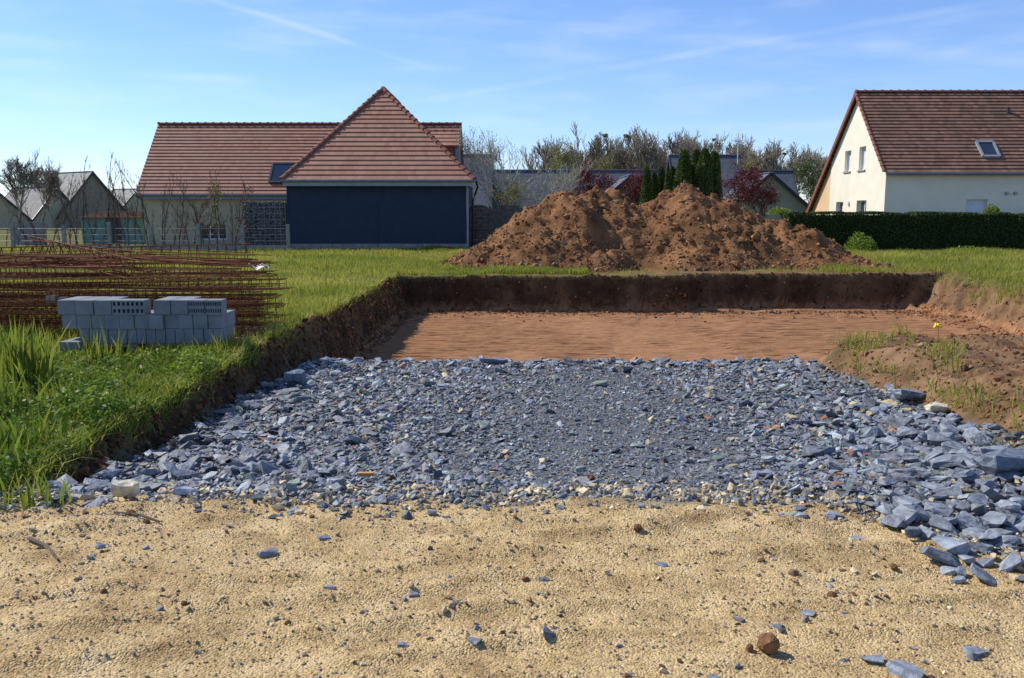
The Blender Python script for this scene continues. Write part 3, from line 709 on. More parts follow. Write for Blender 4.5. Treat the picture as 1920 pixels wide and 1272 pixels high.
for k in range(4):
    w = (gr - gl + .1) / 4; MB().box(gl - .05 + w * k + .01, gl - .05 + w * (k + 1) - .01, 37.93, 38.3, -.1, .28).build('plinth_panel', M['concrete'], hA)
eL = P(527, 338, 37.6); eR = P(890, 338, 37.6); ez = eL.z; ap = P(718, 168, 42.0); xm = ap.x
mb = MB(); rf = None
roof_slope(mb, (eL.x, 37.6, ez), (eR.x, 37.6, ez), ap, ap, 20, .045)
roof_slope(mb, (eR.x, 37.6, ez), (eR.x, 46.5, ez), (xm, 48, ap.z), ap, 20, .04)
roof_slope(mb, (eL.x, 46.5, ez), (eL.x, 37.6, ez), ap, (xm, 48, ap.z), 20, .04)
wing_roof = mb.build('garage_roof', M['tile_pink'], hA)
ridge_tiles(wing_roof, (eL.x, 37.6, ez + .05), ap + Vector((0, 0, .06)), M['ridge_red'], .36, .11, 'hip_tile')
ridge_tiles(wing_roof, (eR.x, 37.6, ez + .05), ap + Vector((0, 0, .06)), M['ridge_red'], .36, .11, 'hip_tile')
ridge_tiles(wing_roof, ap + Vector((0, .1, .06)), (xm, 47.5, ap.z + .06), M['ridge_red'], .42, .11)
MB().box(eL.x + .05, eR.x - .05, 37.62, 37.66, ez - .24, ez - .01).build('fascia', M['fascia'], hA)
mb = MB(); mb.box(eL.x + .06, eR.x - .06, 37.67, 38.2, ez - .23, ez - .2).build('soffit', M['fascia'], hA)
MB().tube([(eL.x, 37.57, ez - .03), (eR.x + .05, 37.57, ez - .03)], .06, 8).build('gutter', M['zinc'], hA)
MB().tube([(eR.x + .05, 37.6, ez - .06), (eR.x + .1, 38.3, ez - .25), (eR.x - .02, 38.6, ez - .55), (eR.x - .12, 38.7, ez - .8), (eR.x - .12, 38.7, 0)], .045, 8).build('downpipe', M['darkmetal'], hA)
MB().box(gr + .01, gr + .1, 37.95, 38.05, 0, gz).build('corner_post', M['fascia'], hA)
# main body
Ye, Yr = 44.0, 47.4
mL = P(253, 364, Ye); mz = mL.z; rL_ = P(297, 234, Yr); rz = rL_.z; mxr = -2.6
wl_ = mL.x + .25
mb = MB()
wz = mz - .12
win = (P(376, 430, 44.35).x - wl_, P(424, 430, 44.35).x - wl_, .25, P(400, 419, 44.35).z)
wall_holes(mb, (wl_, 44.35, 0), (1, 0, 0), (0, 1, 0), [(0, wz), (gl - wl_, wz)], [win], .18)
mb.poly([(wl_, 44.35, 0), (wl_, 50.4, 0), (wl_, 50.4, wz), (wl_, 47.4, rz - .1), (wl_, 44.35, wz)]); mb.poly([(mxr - .2, 44.35, 0), (mxr - .2, 50.4, 0), (mxr - .2, 50.4, wz), (mxr - .2, 47.4, rz - .1), (mxr - .2, 44.35, wz)])
mb.poly([(wl_, 50.4, 0), (mxr - .2, 50.4, 0), (mxr - .2, 50.4, wz), (wl_, 50.4, wz)])
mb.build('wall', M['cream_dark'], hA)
pane(hA, (wl_, 44.35, 0), (1, 0, 0), (0, 1, 0), win, .18, M['white'], M['glass'], bars=2)
mb = MB(); roof_slope(mb, (mL.x, Ye, mz), (mxr, Ye, mz), (mxr, Yr, rz), (mL.x, Yr, rz), 21, .045); roof_slope(mb, (mxr, 2 * Yr - Ye, mz), (mL.x, 2 * Yr - Ye, mz), (mL.x, Yr, rz), (mxr, Yr, rz), 21, .04)
mroof = mb.build('main_roof', M['tile_pink'], hA)
ridge_tiles(mroof, (mL.x, Yr, rz + .05), (mxr, Yr, rz + .05), M['ridge_red'], .40, .11)
MB().tube([(mL.x, Ye - .05, mz - .05), (gl, Ye - .05, mz - .05)], .065, 8).build('gutter', M['zinc'], hA)
MB().box(mL.x + .05, gl, Ye + .02, Ye + .06, mz - .24, mz - .03).build('fascia', M['fascia'], hA)
# roof window
def on_main(px, py):
    d = ray(px, py); sl = (rz - mz) / (Yr - Ye)       # plane z = mz + sl*(y-Ye)
    t = (mz - sl * Ye - EYE) / (d.z - sl * d.y); return Vector((d.x * t, d.y * t, EYE + d.z * t))
nrm = Vector((0, -(rz - mz), Yr - Ye)).normalized()
cs = [on_main(504, 344), on_main(566, 344), on_main(566, 309), on_main(513, 309)]; cs[0].x = cs[3].x; 
mb = MB(); 
for a, b in zip(cs, cs[1:] + cs[:1]): mb.bar(a + nrm * .07, b + nrm * .07, .09, .1, nrm)
sw = mb.build('roof_window', M['darkmetal'], hA)
MB().poly([c + nrm * .09 for c in cs]).build('glass', M['glass'], sw)
# raised dormer at the right end
a = P(800, 246, 46.4); b = P(861, 246, 46.4); c = P(861, 274, 44.9); d = P(790, 274, 44.9)
mb = MB(); roof_slope(mb, d, c, b, a, 4, .045)
dorm = mb.build('dormer_roof', M['tile_pink'], hA); ridge_tiles(dorm, a, b, M['ridge_red'], .4, .1)
MB().box(d.x, c.x - .22, 45.0, 46.4, 3.2, c.z - .03).build('dormer_wall', M['ridge_red'], hA)
MB().box(c.x - .2, c.x - .02, 44.98, 46.4, 2.6, c.z - .04).build('dormer_cheek', M['fascia'], hA)

# ---- white rendered house at the right
WX = 16.85; Y0, Yrd = 41.0, 44.7; ez = 3.6; rz = 7.34; X1 = 31.0
hB = thing('white_house', (WX, 44, 0), 'white rendered house with brown tiled roof behind the clipped hedge', 'house')
mb = MB()
def gy_(px): return WX * F / (px - CX)
gh = []
for (p0, p1, t, bt) in ((1584, 1573, 283, 322), (1611, 1599, 275, 319), (1574, 1561, 379, 420), (1617, 1599, 376, 420)):
    y0_, y1_ = gy_(p0), gy_(p1); ym = (y0_ + y1_) / 2
    gh.append((y0_ - Y0, y1_ - Y0, max(.9, P(1600, bt, ym).z), P(1600, t, ym).z))
ze = lambda y: rz - (y - Yrd) * (rz - 1.55) / (51.2 - Yrd)
wall_holes(mb, (WX, Y0, 0), (0, 1, 0), (1, 0, 0), [(0, ez - .08), (Yrd - Y0, rz - .12), (7.1, ze(48.1) - .12)], gh, .22)
fw = (P(1812, 374, 41).x - WX, P(1852, 374, 41).x - WX, .9, P(1830, 374, 41).z)
wall_holes(mb, (WX, Y0, 0), (1, 0, 0), (0, 1, 0), [(0, ez - .08), (X1 - WX, ez - .08)], [fw], .16)
mb.poly([(X1, Y0, 0), (X1, 48, 0), (X1, 48, 3.6), (X1, Yrd, rz - .12), (X1, Y0, ez - .08)])
mb.build('wall', M['cream'], hB)
MB().poly([(WX + .03, 48.1, 0), (WX + .03, 51.0, 0), (WX + .03, 51.0, ze(51.0) - .12), (WX + .03, 48.1, ze(48.1) - .12)]).build('porch_wall', M['peach'], hB)
for i, h in enumerate(gh):
    pane(hB, (WX, Y0, 0), (0, 1, 0), (1, 0, 0), h, .22, M['shutter'] if i < 2 else M['white'], M['shutter'] if i < 2 else M['glass'], bars=1 if i > 1 else 0)
    MB().box(WX - .06, WX + .2, Y0 + h[0] - .06, Y0 + h[1] + .06, h[2] - .07, h[2] - .003).build('sill', M['concrete'], hB)
pane(hB, (WX, Y0, 0), (1, 0, 0), (0, 1, 0), fw, .16, M['shutter'], M['shutter'], 'roller_shutter', 0)
mb = MB(); nrmB = roof_slope(mb, (WX - .18, Y0 - .3, ez - .25), (X1 + .2, Y0 - .3, ez - .25), (X1 + .2, Yrd, rz), (WX - .18, Yrd, rz), 24, .05)
roof_slope(mb, (X1 + .2, 51.2, 1.55), (WX - .18, 51.2, 1.55), (WX - .18, Yrd, rz), (X1 + .2, Yrd, rz), 28, .05)
broof = mb.build('roof', M['tile_brown'], hB)
ridge_tiles(broof, (WX - .2, Yrd, rz + .05), (X1 + .2, Yrd, rz + .05), M['ridge_red'], .42, .11)
ridge_tiles(broof, (WX - .2, Y0 - .3, ez - .2), (WX - .2, Yrd, rz + .03), M['ridge_red'], .36, .08, 'verge_tile')
mb = MB(); mb.bar((WX - .2, Yrd, rz - .08), (WX - .2, 51.2, 1.47), .06, .2).build('barge_board', M['ridge_red'], hB)
MB().tube([(WX - .15, Y0 - .36, ez - .3), (X1 + .2, Y0 - .36, ez - .3)], .065, 8).build('gutter', M['zinc'], hB)
def on_B(px, py):
    d = ray(px, py); sl = (rz - ez + .25) / (Yrd - Y0 + .3); t = (ez - .25 - sl * (Y0 - .3) - EYE) / (d.z - sl * d.y); return Vector((d.x * t, d.y * t, EYE + d.z * t))
cs = [on_B(1841, 296), on_B(1870, 296), on_B(1860, 269), on_B(1829, 269)]; cs[0].x = cs[3].x + .02; cs[1].x = cs[2].x
mb = MB()
for a, b in zip(cs, cs[1:] + cs[:1]): mb.bar(a + nrmB * .08, b + nrmB * .08, .1, .1, nrmB)
sw = mb.build('roof_window', M['fascia'], hB); MB().poly([c + nrmB * .09 for c in cs]).build('glass', M['glass'], sw)
q = on_B(1890, 213); MB().tube([q, q + Vector((0, 0, .3))], .08, 8).build('vent_pipe', M['darkmetal'], hB)
for px in (1888, 1904):
    q = P(px, 363, 40.97); MB().tube([q + Vector((0, .03, 0)), q + Vector((0, -.05, 0))], .08, 8).build('wall_vent', M['zinc'], hB)
q = P(1579, 381, 45.2); MB().tube([(WX + .01, 45.3, q.z), (WX - .1, 45.3, q.z)], .11, 10).build('wall_lamp', M['white'], hB)

# ---- generic gabled house behind
def gable_house(name, label, c, L, Wd, wh, rh, rz_, wall_m, roof_m, n=14, over=.3, windows=()):
    """ridge along local x; c = ground centre"""
    t = thing(name, (0, 0, 0), label, 'house'); 
    mb = MB(); a, b = L / 2, Wd / 2
    for s in (-1, 1):
        mb.poly([(s * a, -b, 0), (s * a, b, 0), (s * a, b, wh), (s * a, 0, wh + rh), (s * a, -b, wh)])
    mb.poly([(-a, -b, 0), (a, -b, 0), (a, -b, wh), (-a, -b, wh)]); mb.poly([(-a, b, 0), (a, b, 0), (a, b, wh), (-a, b, wh)])
    mb.build('wall', wall_m, t, local=True)
    k = rh / b; mb = MB(); d = over
    for s in (-1, 1): roof_slope(mb, (-a - d, s * (b + d), wh - k * d + .06), (a + d, s * (b + d), wh - k * d + .06), (a + d, 0, wh + rh + .06), (-a - d, 0, wh + rh + .06), n, .007)
    mb.build('roof', roof_m, t, local=True)
    mb = MB(); mb.bar((-a - d, 0, wh + rh + .08), (a + d, 0, wh + rh + .08), .22, .06); mb.build('ridge_cap', M['zinc'], t, local=True)
    for s in (-1, 1):
        mb = MB()
        for e in (-1, 1): mb.bar((s * (a + d), e * (b + d), wh - k * d - .02), (s * (a + d), 0, wh + rh - .02), .05, .2)
        mb.build('barge_board', M['darkmetal'], t, local=True)
    for (face, u, z, w, h) in windows:
        mb = MB()
        if face == 'front': mb.box(u - w / 2, u + w / 2, -b - .04, -b + .02, z, z + h)
        else: mb.box(a - .02, a + .04, u - w / 2, u + w / 2, z, z + h)
        mb.build('window', M['glass'], t, local=True)
    t.location = c; t.rotation_euler = (0, 0, rz_); return t
def slope_house(name, label, px0, px1, py_ridge, py_eave, Y, roof_m, wall_m, rise=4.0, n=16):
    a = P(px0, py_ridge, Y + rise * .9); b = P(px1, py_ridge, Y + rise * .9); zr = a.z
    return gable_house(name, label, ((a.x + b.x) / 2, Y + rise * .9, 0), b.x - a.x, rise * 1.8, zr - rise, rise, 0, wall_m, roof_m, n)
slope_house('slate_house', 'tall dark slate roofed house just right of the garage roof', 760, 917, 292, 400, 62, M['slate'], M['greenwood'], 4.6)
slope_house('slate_house', 'low long slate roofed house behind the birch tree', 917, 1236, 321, 400, 66, M['slate'], M['greenwood'], 3.6)
slope_house('slate_house', 'tallest slate roofed house behind the row of conifers', 1262, 1378, 293, 390, 60, M['slate'], M['greenwood'], 4.6)
slope_house('slate_house', 'lower slate roofed house behind the purple leaved tree by the hedge', 1386, 1478, 322, 390, 62, M['slate'], M['greenwood'], 3.6)
for (px, py, w, Y, lab) in ((1183, 330, 5.0, 58, 'pale green boarded gable with slate roof left of the conifers'), (1444, 326, 5.2, 56, 'pale green boarded gable with slate roof behind the purple tree by the hedge')):
    q = P(px, py, Y); gable_house('gable_annex', lab, (q.x, Y + 2.5, 0), 5, w, q.z - w * .42, w * .42, math.pi / 2, M['greenwood'], M['slate'], 10, .3)
q = P(172, 323, 92); ang = rad(145)
dv = Vector((math.cos(ang), math.sin(ang), 0)); cc = Vector((q.x, q.y, 0)) + dv * 4.2
t = gable_house('slate_house', 'old grey slate house with a brown gable and a hipped dormer', cc, 8.4, 7.6, q.z - 4.4, 4.4, ang, M['brownwall'], M['slate_old'], 16, .2)
# dormer on its lit slope (local -y or +y side that faces the camera)
mb = MB(); mb.box(-1.0, .9, 2.1, 3.9, 1.6, 3.4).build('dormer_wall', M['brownwall'], t, local=True)
mb = MB(); roof_slope(mb, (-1.2, 4.1, 3.3), (-1.2, 1.2, 3.3), (-.05, 1.2, 4.5), (-.05, 3.6, 4.5), 5, .02); roof_slope(mb, (1.1, 1.2, 3.3), (1.1, 4.1, 3.3), (-.05, 3.6, 4.5), (-.05, 1.2, 4.5), 5, .02); roof_slope(mb, (1.1, 4.1, 3.3), (-1.2, 4.1, 3.3), (-.05, 3.6, 4.5), (-.05, 3.6, 4.5), 5, .02)
mb.build('dormer_roof', M['slate_old'], t, local=True)
MB().box(-.5, .4, 3.88, 3.95, 2.0, 3.1).build('window', M['glass'], t, local=True)
q = P(45, 352, 88); gable_house('slate_house', 'low grey slate roof wing left of the old house with dormer', (q.x, 90, 0), 5.5, 6, q.z - 2.9, 2.9, rad(160), M['cream_dark'], M['slate_old'], 12, .2)
q = P(222, 355, 110); gable_house('slate_house', 'small grey slate cottage between the old house and the red roof', (q.x, 112, 0), 4.2, 5, q.z - 2.4, 2.4, rad(150), M['cream_dark'], M['slate_old'], 10, .2)
q = P(-5, 346, 84); gable_house('slate_house', 'dark slate house cut by the picture border beside the bare tree', (q.x - 2, 86, 0), 6, 6, q.z - 3, 3, rad(120), M['cream_dark'], M['slate'], 12, .2)
# teal shed and grey wall
a = P(152, 408, 46); b = P(268, 408, 46)
sh = thing('teal_shed', ((a.x + b.x) / 2, 47, 0), 'teal painted shed with a low red tiled roof behind the fence', 'shed')
MB().box(a.x, b.x, 46, 48.5, 0, a.z).build('wall', M['teal'], sh)
mb = MB(); roof_slope(mb, (a.x - .1, 45.8, a.z - .02), (b.x + .1, 45.8, a.z - .02), (b.x + .1, 48.6, a.z + .3), (a.x - .1, 48.6, a.z + .3), 8, .04); mb.build('roof', M['tile_brown'], sh)
MB().box(a.x + 1.25, a.x + 2.0, 45.97, 46.0, .05, 1.35).build('door', M['darkmetal'], sh)
a = P(20, 416, 45); b = P(82, 416, 45)
o = MB().box(a.x, b.x, 45, 45.2, 0, a.z).build('garden_wall', M['concrete']); tag(o, 'plain grey concrete garden wall behind the sapling row', 'wall')

# ---- gabion of pebbles beside the garage
a = P(455, 378, 38.2); b = P(537, 378, 38.2)
gb = thing('gabion_wall', ((a.x + b.x) / 2, 38.3, 0), 'dark pebble filled gabion wall butting against the blue garage', 'wall')
MB().box(a.x, b.x - .05, 38.25, 38.55, 0, a.z - .05).build('core', M['darkmetal'], gb)
n = 2600; px_ = rs.uniform(a.x + .02, b.x - .06, n); pz_ = rs.uniform(0, a.z, n)
pos = np.stack([px_ - gb.location.x, np.full(n, 38.24 - 38.3) + rs.uniform(-.02, .03, n), pz_], 1)
c = np.array([[.10, .105, .11]]) * rs.uniform(.4, 2.6, (n, 1)); 
tag(scatter_mesh('pebbles', lumps, pos, rs.uniform(.05, .1, n), c, M['stone'], 1.5, gb), kind='stuff')
mb = MB()
for i in range(9): x = a.x + (b.x - .05 - a.x) * i / 8; mb.bar((x, 38.15, 0), (x, 38.15, a.z), .012)
for i in range(9): z = a.z * i / 8 + .01; mb.bar((a.x, 38.14, z), (b.x - .05, 38.14, z), .012)
mb.build('wire_cage', M['zinc'], gb)
# ---- concrete post fence on the left
fx0 = P(-60, 466, 36.6).x; fx1 = P(540, 466, 36.6).x
fe = thing('post_fence', ((fx0 + fx1) / 2, 36.6, 0), 'low fence of grey concrete posts, base slabs and wires along the field', 'fence')
xs = [P(px, 440, 36.6).x for px in (-60, 24, 120, 205, 284, 372, 455, 540)]
for x in xs: MB().box(x - .07, x + .07, 36.54, 36.66, -.1, 1.12 + R.uniform(-.06, .1)).build('post', M['concrete'], fe)
for x0, x1 in zip(xs[2:-1], xs[3:]): MB().box(x0 + .075, x1 - .075, 36.57, 36.62, -.05, .27).build('base_slab', M['concrete'], fe)
for z in (.45, .7, .95): MB().tube([(xs[0], 36.53, z), (xs[-1], 36.53, z)], .006, 4).build('wire', M['zinc'], fe)
# ---- arched wooden fence panels right of the garage
wf = thing('wooden_fence', (-.8, 39.2, 0), 'weathered arched wooden fence panels between garage and soil mound', 'fence')
fxs = [P(px, 430, 39.2).x for px in (877, 919, 985, 1050)]
for x0, x1 in zip(fxs[:-1], fxs[1:]):
    ns = 11
    for i in range(ns):
        z0_ = .1 + i * .165
        def topz(x): u = (x - x0) / (x1 - x0) * 2 - 1; return 1.72 + .22 * (1 - u * u)
        mb = MB(); k = 6; done = False
        for j in range(k):
            xa = x0 + .04 + (x1 - x0 - .08) * j / k; xb = x0 + .04 + (x1 - x0 - .08) * (j + 1) / k
            za, zb = min(z0_ + .16, topz(xa)), min(z0_ + .16, topz(xb)); bow = .02 * (-1) ** (i + j // 2)
            if za > z0_ and zb > z0_: mb.hexa([(xa, 39.17 + bow, z0_), (xb, 39.17 + bow, z0_), (xb, 39.19 + bow, z0_), (xa, 39.19 + bow, z0_), (xa, 39.17 + bow, za), (xb, 39.17 + bow, zb), (xb, 39.19 + bow, zb), (xa, 39.19 + bow, za)]); done = True
        if done: mb.build('slat', M['wood_grey'], wf)
for x in fxs: MB().box(x - .04, x + .04, 39.12, 39.24, 0, 1.85).build('post', M['wood_grey'], wf)
MB().box(fxs[0], fxs[-1], 39.09, 39.12, .85, .93).build('rail', M['wood_grey'], wf)

# ================================================================ BLOCKS, PALLETS, REBAR
YB_ = 10.45; zg = 0.0
def block(x0, x1, z0, z1, label, group, hollow=False, dy=0.0, depth=.5):
    t_name = 'concrete_block'; base = ((x0 + x1) / 2, YB_ + dy, z0)
    bm = MB(); e = .004
    if not hollow:
        bm.box(x0 + e, x1 - e, YB_ + dy, YB_ + dy + depth, z0 + .002, z1 - .002)
        # end groove
        o = bm.build(t_name, M['block'])
    else:
        rows, cols = 2, 7; w = (x1 - x0 - 2 * e) / cols; h = (z1 - z0 - .004) / rows; holes = []
        for r in range(rows):
            for c_ in range(cols): holes.append((e + c_ * w + w * .2, e + (c_ + 1) * w - w * .2, .002 + r * h + h * .25, .002 + (r + 1) * h - h * .22))
        # strips column by column
        us = [e] + [v for hh in holes[:cols] for v in hh[:2]] + [x1 - x0 - e]
        wall_holes(bm, (x0, YB_ + dy, z0), (1, 0, 0), (0, 1, 0), [(e, z1 - z0), (x1 - x0 - e, z1 - z0)], holes, .18)
        bm.poly([(x0 + e, YB_ + dy + .2, z0), (x1 - e, YB_ + dy + .2, z0), (x1 - e, YB_ + dy + .2, z1), (x0 + e, YB_ + dy + .2, z1)])
        bm.poly([(x0 + e, YB_ + dy, z1), (x1 - e, YB_ + dy, z1), (x1 - e, YB_ + dy + .2, z1), (x0 + e, YB_ + dy + .2, z1)])
        for xx in (x0 + e, x1 - e): bm.poly([(xx, YB_ + dy, z0), (xx, YB_ + dy + .2, z0), (xx, YB_ + dy + .2, z1), (xx, YB_ + dy, z1)])
        o = bm.build(t_name, M['block'])
    return tag(o, label, 'block', group)
sx0 = P(116, 600, YB_).x; sx1 = P(416, 600, YB_).x
zb = [P(260, y, YB_).z for y in (645, 617, 590, 563)]
xs0 = P(150, 640, YB_).x
n = 15; w = (sx1 - xs0) / n
for i in range(n): block(xs0 + i * w, xs0 + (i + 1) * w, zb[0], zb[1], 'narrow grey concrete block in the bottom course of the block stack', 'bottom course blocks', dy=R.uniform(-.012, .012))
n = 11; w = (sx1 - sx0) / n
for i in range(n): block(sx0 + i * w, sx0 + (i + 1) * w, zb[1], zb[2], 'square ended grey concrete block in the middle course of the stack', 'middle course blocks', dy=R.uniform(-.03, .02))
tops = [(108, 142, 0), (143, 177, 0), (178, 211, 0), (212, 273, 1), (288, 320, 0), (321, 353, 0), (354, 385, 1), (386, 417, 1)]
for (a, b, hol) in tops:
    xa = P(a, 580, YB_).x; xb = P(b, 580, YB_).x
    block(xa, xb, zb[2], zb[3], 'hollow grey block with its cells facing out on top of the stack' if hol else 'grey concrete block laid flat in the top course of the stack', 'hollow top blocks' if hol else 'flat top blocks', bool(hol), dy=R.uniform(-.04, 0))
for k, (xa, xb) in enumerate(((sx0 - .02, (sx0 + sx1) / 2 - .05), ((sx0 + sx1) / 2 + .05, sx1 + .02))):
    t = thing('pallet', ((xa + xb) / 2, YB_ + .25, zg), 'low wooden pallet under the ' + ('hollow block end nearest the yellow stake' if k else 'block stack end nearest the tall grass'), 'pallet')
    for j in range(4): MB().box(xa, xb, YB_ - .06 + j * .18, YB_ + .05 + j * .18, zb[0] - .03, zb[0] - .004).build('deck_board', M['wood_pale'], t)
    for j in range(3):
        xx = xa + (xb - xa - .1) * j / 2; MB().box(xx, xx + .1, YB_ - .05, YB_ + .62, zb[0] - .15, zb[0] - .032).build('bearer', M['wood_pale'], t)
a = P(116, 650, YB_ - .15); b = P(152, 650, YB_ - .15)
o = MB().box(a.x, b.x, YB_ - .2, YB_ + .2, zg + .04, zg + .15).build('concrete_block', M['block']); tag(o, 'single grey slab block lying low at the grassy end of the stack', 'block')

def cage_thing(label, group, length, w, h, tri=False):
    t = thing('rebar_cage', (0, 0, 0), label, 'rebar cage', group)
    sec = [(-w / 2, 0), (w / 2, 0), (0, h)] if tri else [(-w / 2, 0), (0, 0), (w / 2, 0), (-w / 2, h), (0, h), (w / 2, h)]
    proto = None
    for (a, z) in sec:
        if proto is None: proto = o = MB().tube([(-length / 2, 0, 0), (length / 2, 0, 0)], .009 if tri else .0055, 5).build('long_bar', M['rust'], t, local=True)
        else: o = proto.copy(); C.objects.link(o)
        o.location = (R.uniform(-.06, .06), a, z); o.rotation_euler = (0, 0, R.uniform(-.002, .002))
    proto = None; sp_ = .13; ns = int(length / sp_)
    loop = [(-w / 2, 0), (w / 2, 0), (0, h), (-w / 2, 0)] if tri else [(-w / 2, 0), (w / 2, 0), (w / 2, h), (-w / 2, h), (-w / 2, 0)]
    for i in range(ns):
        if proto is None: proto = o = MB().tube([(0, a, z) for a, z in loop], .007 if tri else .0042, 4).build('stirrup', M['rust'], t, local=True)
        else: o = proto.copy(); C.objects.link(o)
        o.location = (-length / 2 + .08 + i * sp_ + R.uniform(-.02, .02), 0, 0); o.rotation_euler = (0, R.uniform(-.05, .05), 0)
    return t
first = cage_thing('rusty footing cage in the stacked pile behind the concrete blocks', 'stacked rebar cages', 6.0, .36, .135)
k = 0
for lev in range(6):
    for row in range(4 if lev < 4 else 3):
        c = first if k == 0 else copy_tree(first); k += 1
        xr = P(513, 560, 12.2).x + R.uniform(-.30, .12)
        c.location = (xr - 3.0, 11.7 + row * .38 + R.uniform(-.05, .05), zg + .03 + lev * .150 + R.uniform(-.01, .02)); c.rotation_euler = (R.uniform(-.06, .06), R.uniform(-.016, .016) - .004, R.uniform(-.045, .045))
tri0 = cage_thing('slim triangular rebar cage lying crooked on top of the rebar pile', 'triangular cages on the pile', 2.1, .24, .23, True)
for i, (px, py, dz, rzz, ry) in enumerate(((150, 484, .0, -.45, .14), (175, 494, .0, -.30, .08), (90, 505, .0, .12, -.03), (330, 506, .0, .10, -.02))):
    c = tri0 if i == 0 else copy_tree(tri0)
    q = P(px, py, 11.95 + .22 * i); c.location = (q.x, q.y, max(q.z - .09, zg + .94)); c.rotation_euler = (0, ry, rzz)
# hooked bars and a bundle of loose rods on top
hk = 0
for i in range(6):
    x0 = P(22 + i * 9, 500, 11.7).x; y0 = 11.62 + i * .06; z = zg + .93
    pts = [(x0 + 1.2, y0, z), (x0 + .10, y0, z), (x0 + .03, y0, z + .03), (x0, y0, z + .08), (x0 + .04, y0, z + .135), (x0 + .13, y0, z + .15), (x0 + 1.0, y0, z + .12)]
    o = MB().tube(pts, .008, 5).build('hooked_bar', M['rust']); tag(o, 'bent rusty bar with a rounded hook on top of the rebar pile', 'rebar', 'hooked bars on the pile')
for i in range(22):
    y0 = R.uniform(11.6, 12.7); xr = P(R.uniform(470, 512), 505, 12.2).x; L = R.uniform(3.5, 5.5); z = zg + .93 + R.uniform(0, .06)
    z += R.choice((0, 0, .05, .1)); pts = [(xr, y0, z + R.uniform(-.06, .04)), (xr - L * .33, y0 + R.uniform(-.12, .12), z + R.uniform(.02, .09)), (xr - L * .66, y0 + R.uniform(-.05, .05), z + .035), (xr - L, y0 + R.uniform(-.05, .05), z - .01)]
    o = MB().tube(pts, .006, 5).build('loose_rod', M['rust']); tag(o, 'long loose rusty rod laid along the top of the rebar pile', 'rebar', 'loose rods on the pile')
q = P(480, 498, 12.0); mb = MB()
for i in range(4):
    for j in range(3):
        f = lambda a, b: (q.x - .12 + a * .065, 11.95 + b * .07, q.z - .02 + .035 * math.sin(a * 2.1 + b) + .02 * math.cos(b * 3 + a))
        mb.poly([f(i, j), f(i + 1, j), f(i + 1, j + 1), f(i, j + 1)])
o = mb.build('plastic_sheet', M['plastic_white'], smooth=True); tag(o, 'crumpled scrap of white plastic on the end of the rebar pile', 'plastic')
for i, (px, py) in enumerate(((98, 560), (122, 563), (136, 565))):
    q = P(px, py, 11.55); o = MB().box(q.x - .06, q.x + .06, 11.5, 11.6, q.z - .05, q.z + .04).build('spacer_block', M['brownwall']); tag(o, 'small pinkish spacer block wedged in the rebar pile', 'spacer', 'spacers in the pile')
    o['label'] = 'small brown spacer block wedged between stacked rebar cages'
def stake(px, pyb, pyt, label, mat, name='stake', r=.012):
    g = G(px, pyb, zg); tp = P(px, pyt, g.y); o = MB().tube([(g.x, g.y, -.05), (tp.x + .005, g.y, tp.z)], r, 6).build(name, mat); return tag(o, label, 'stake')
stake(438, 650, 615, 'short yellow marker stake beside the concrete block stack', M['yellow'])
g = P(840, 468, 37); o = MB().tube([(g.x, 37, 0), (g.x, 37, .12)], .006, 5).build('stem', M['leaf_weed'])
pop = thing('poppy', (g.x, 37, 0), 'single red poppy in the grass below the blue garage', 'flower'); o.parent = pop; o.location = (-g.x, -37, 0)
mb = MB()
for i in range(6):
    an = i * math.pi / 3; mb.poly([(g.x, 37, .1), (g.x + .09 * math.cos(an), 37 + .09 * math.sin(an), .17), (g.x + .1 * math.cos(an + .5), 37 + .1 * math.sin(an + .5), .2), (g.x + .09 * math.cos(an + 1), 37 + .09 * math.sin(an + 1), .17)])
mb.build('petals', M['red'], pop)

# ================================================================ VEGETATION
def blades(name, pos, h, w, lean, mat, tint=None, parent=None):
    n = len(pos); yaw = rs.uniform(0, 6.283, n); ld = rs.uniform(0, 6.283, n)
    side = np.stack([np.cos(yaw), np.sin(yaw), np.zeros(n)], 1) * (w / 2)[:, None]
    L = np.stack([np.cos(ld), np.sin(ld), np.zeros(n)], 1) * (lean * h)[:, None]
    up = np.array([[0, 0, 1.0]]) * h[:, None]
    b0 = pos - side * .8; b1 = pos + side * .8
    m = pos + up * .55 + L * .28; m0 = m - side; m1 = m + side
    tip = pos + up * np.sqrt(np.clip(1 - (lean * .6) ** 2, .2, 1))[:, None] + L
    V = np.stack([b0, b1, m1, m0, tip], 1).reshape(-1, 3); k = np.arange(n)[:, None] * 5
    q = k + np.array([[0, 1, 2, 3]]); t = k + np.array([[3, 2, 4]])
    if tint is None: tint = rs.rand(n)
    tv = np.repeat(np.clip(tint, 0, 1), 5)
    return obj(name, mesh_np(name, V, [q, t], mat, True, dict(tint=tv)), None, parent)
def leaves(name, pos, size, mat, tint=None, parent=None, flat=.0, aspect=.6):
    """kite shaped leaves with random attitude; flat=1 lies level"""
    n = len(pos); d = rs.normal(0, 1, (n, 3)); d[:, 2] *= (1 - flat); d /= np.linalg.norm(d, axis=1)[:, None] + 1e-9
    e = rs.normal(0, 1, (n, 3)); e[:, 2] *= (1 - flat); e -= (e * d).sum(1)[:, None] * d; e /= np.linalg.norm(e, axis=1)[:, None] + 1e-9
    s = size[:, None]
    V = np.stack([pos - d * s * .5, pos + e * s * aspect * .5 + d * s * .05, pos + d * s * .5, pos - e * s * aspect * .5 + d * s * .05], 1).reshape(-1, 3)
    q = np.arange(n)[:, None] * 4 + np.array([[0, 1, 2, 3]])
    if tint is None: tint = rs.rand(n)
    return obj(name, mesh_np(name, V, [q], mat, False, dict(tint=np.repeat(np.clip(tint, 0, 1), 4))), None, parent)
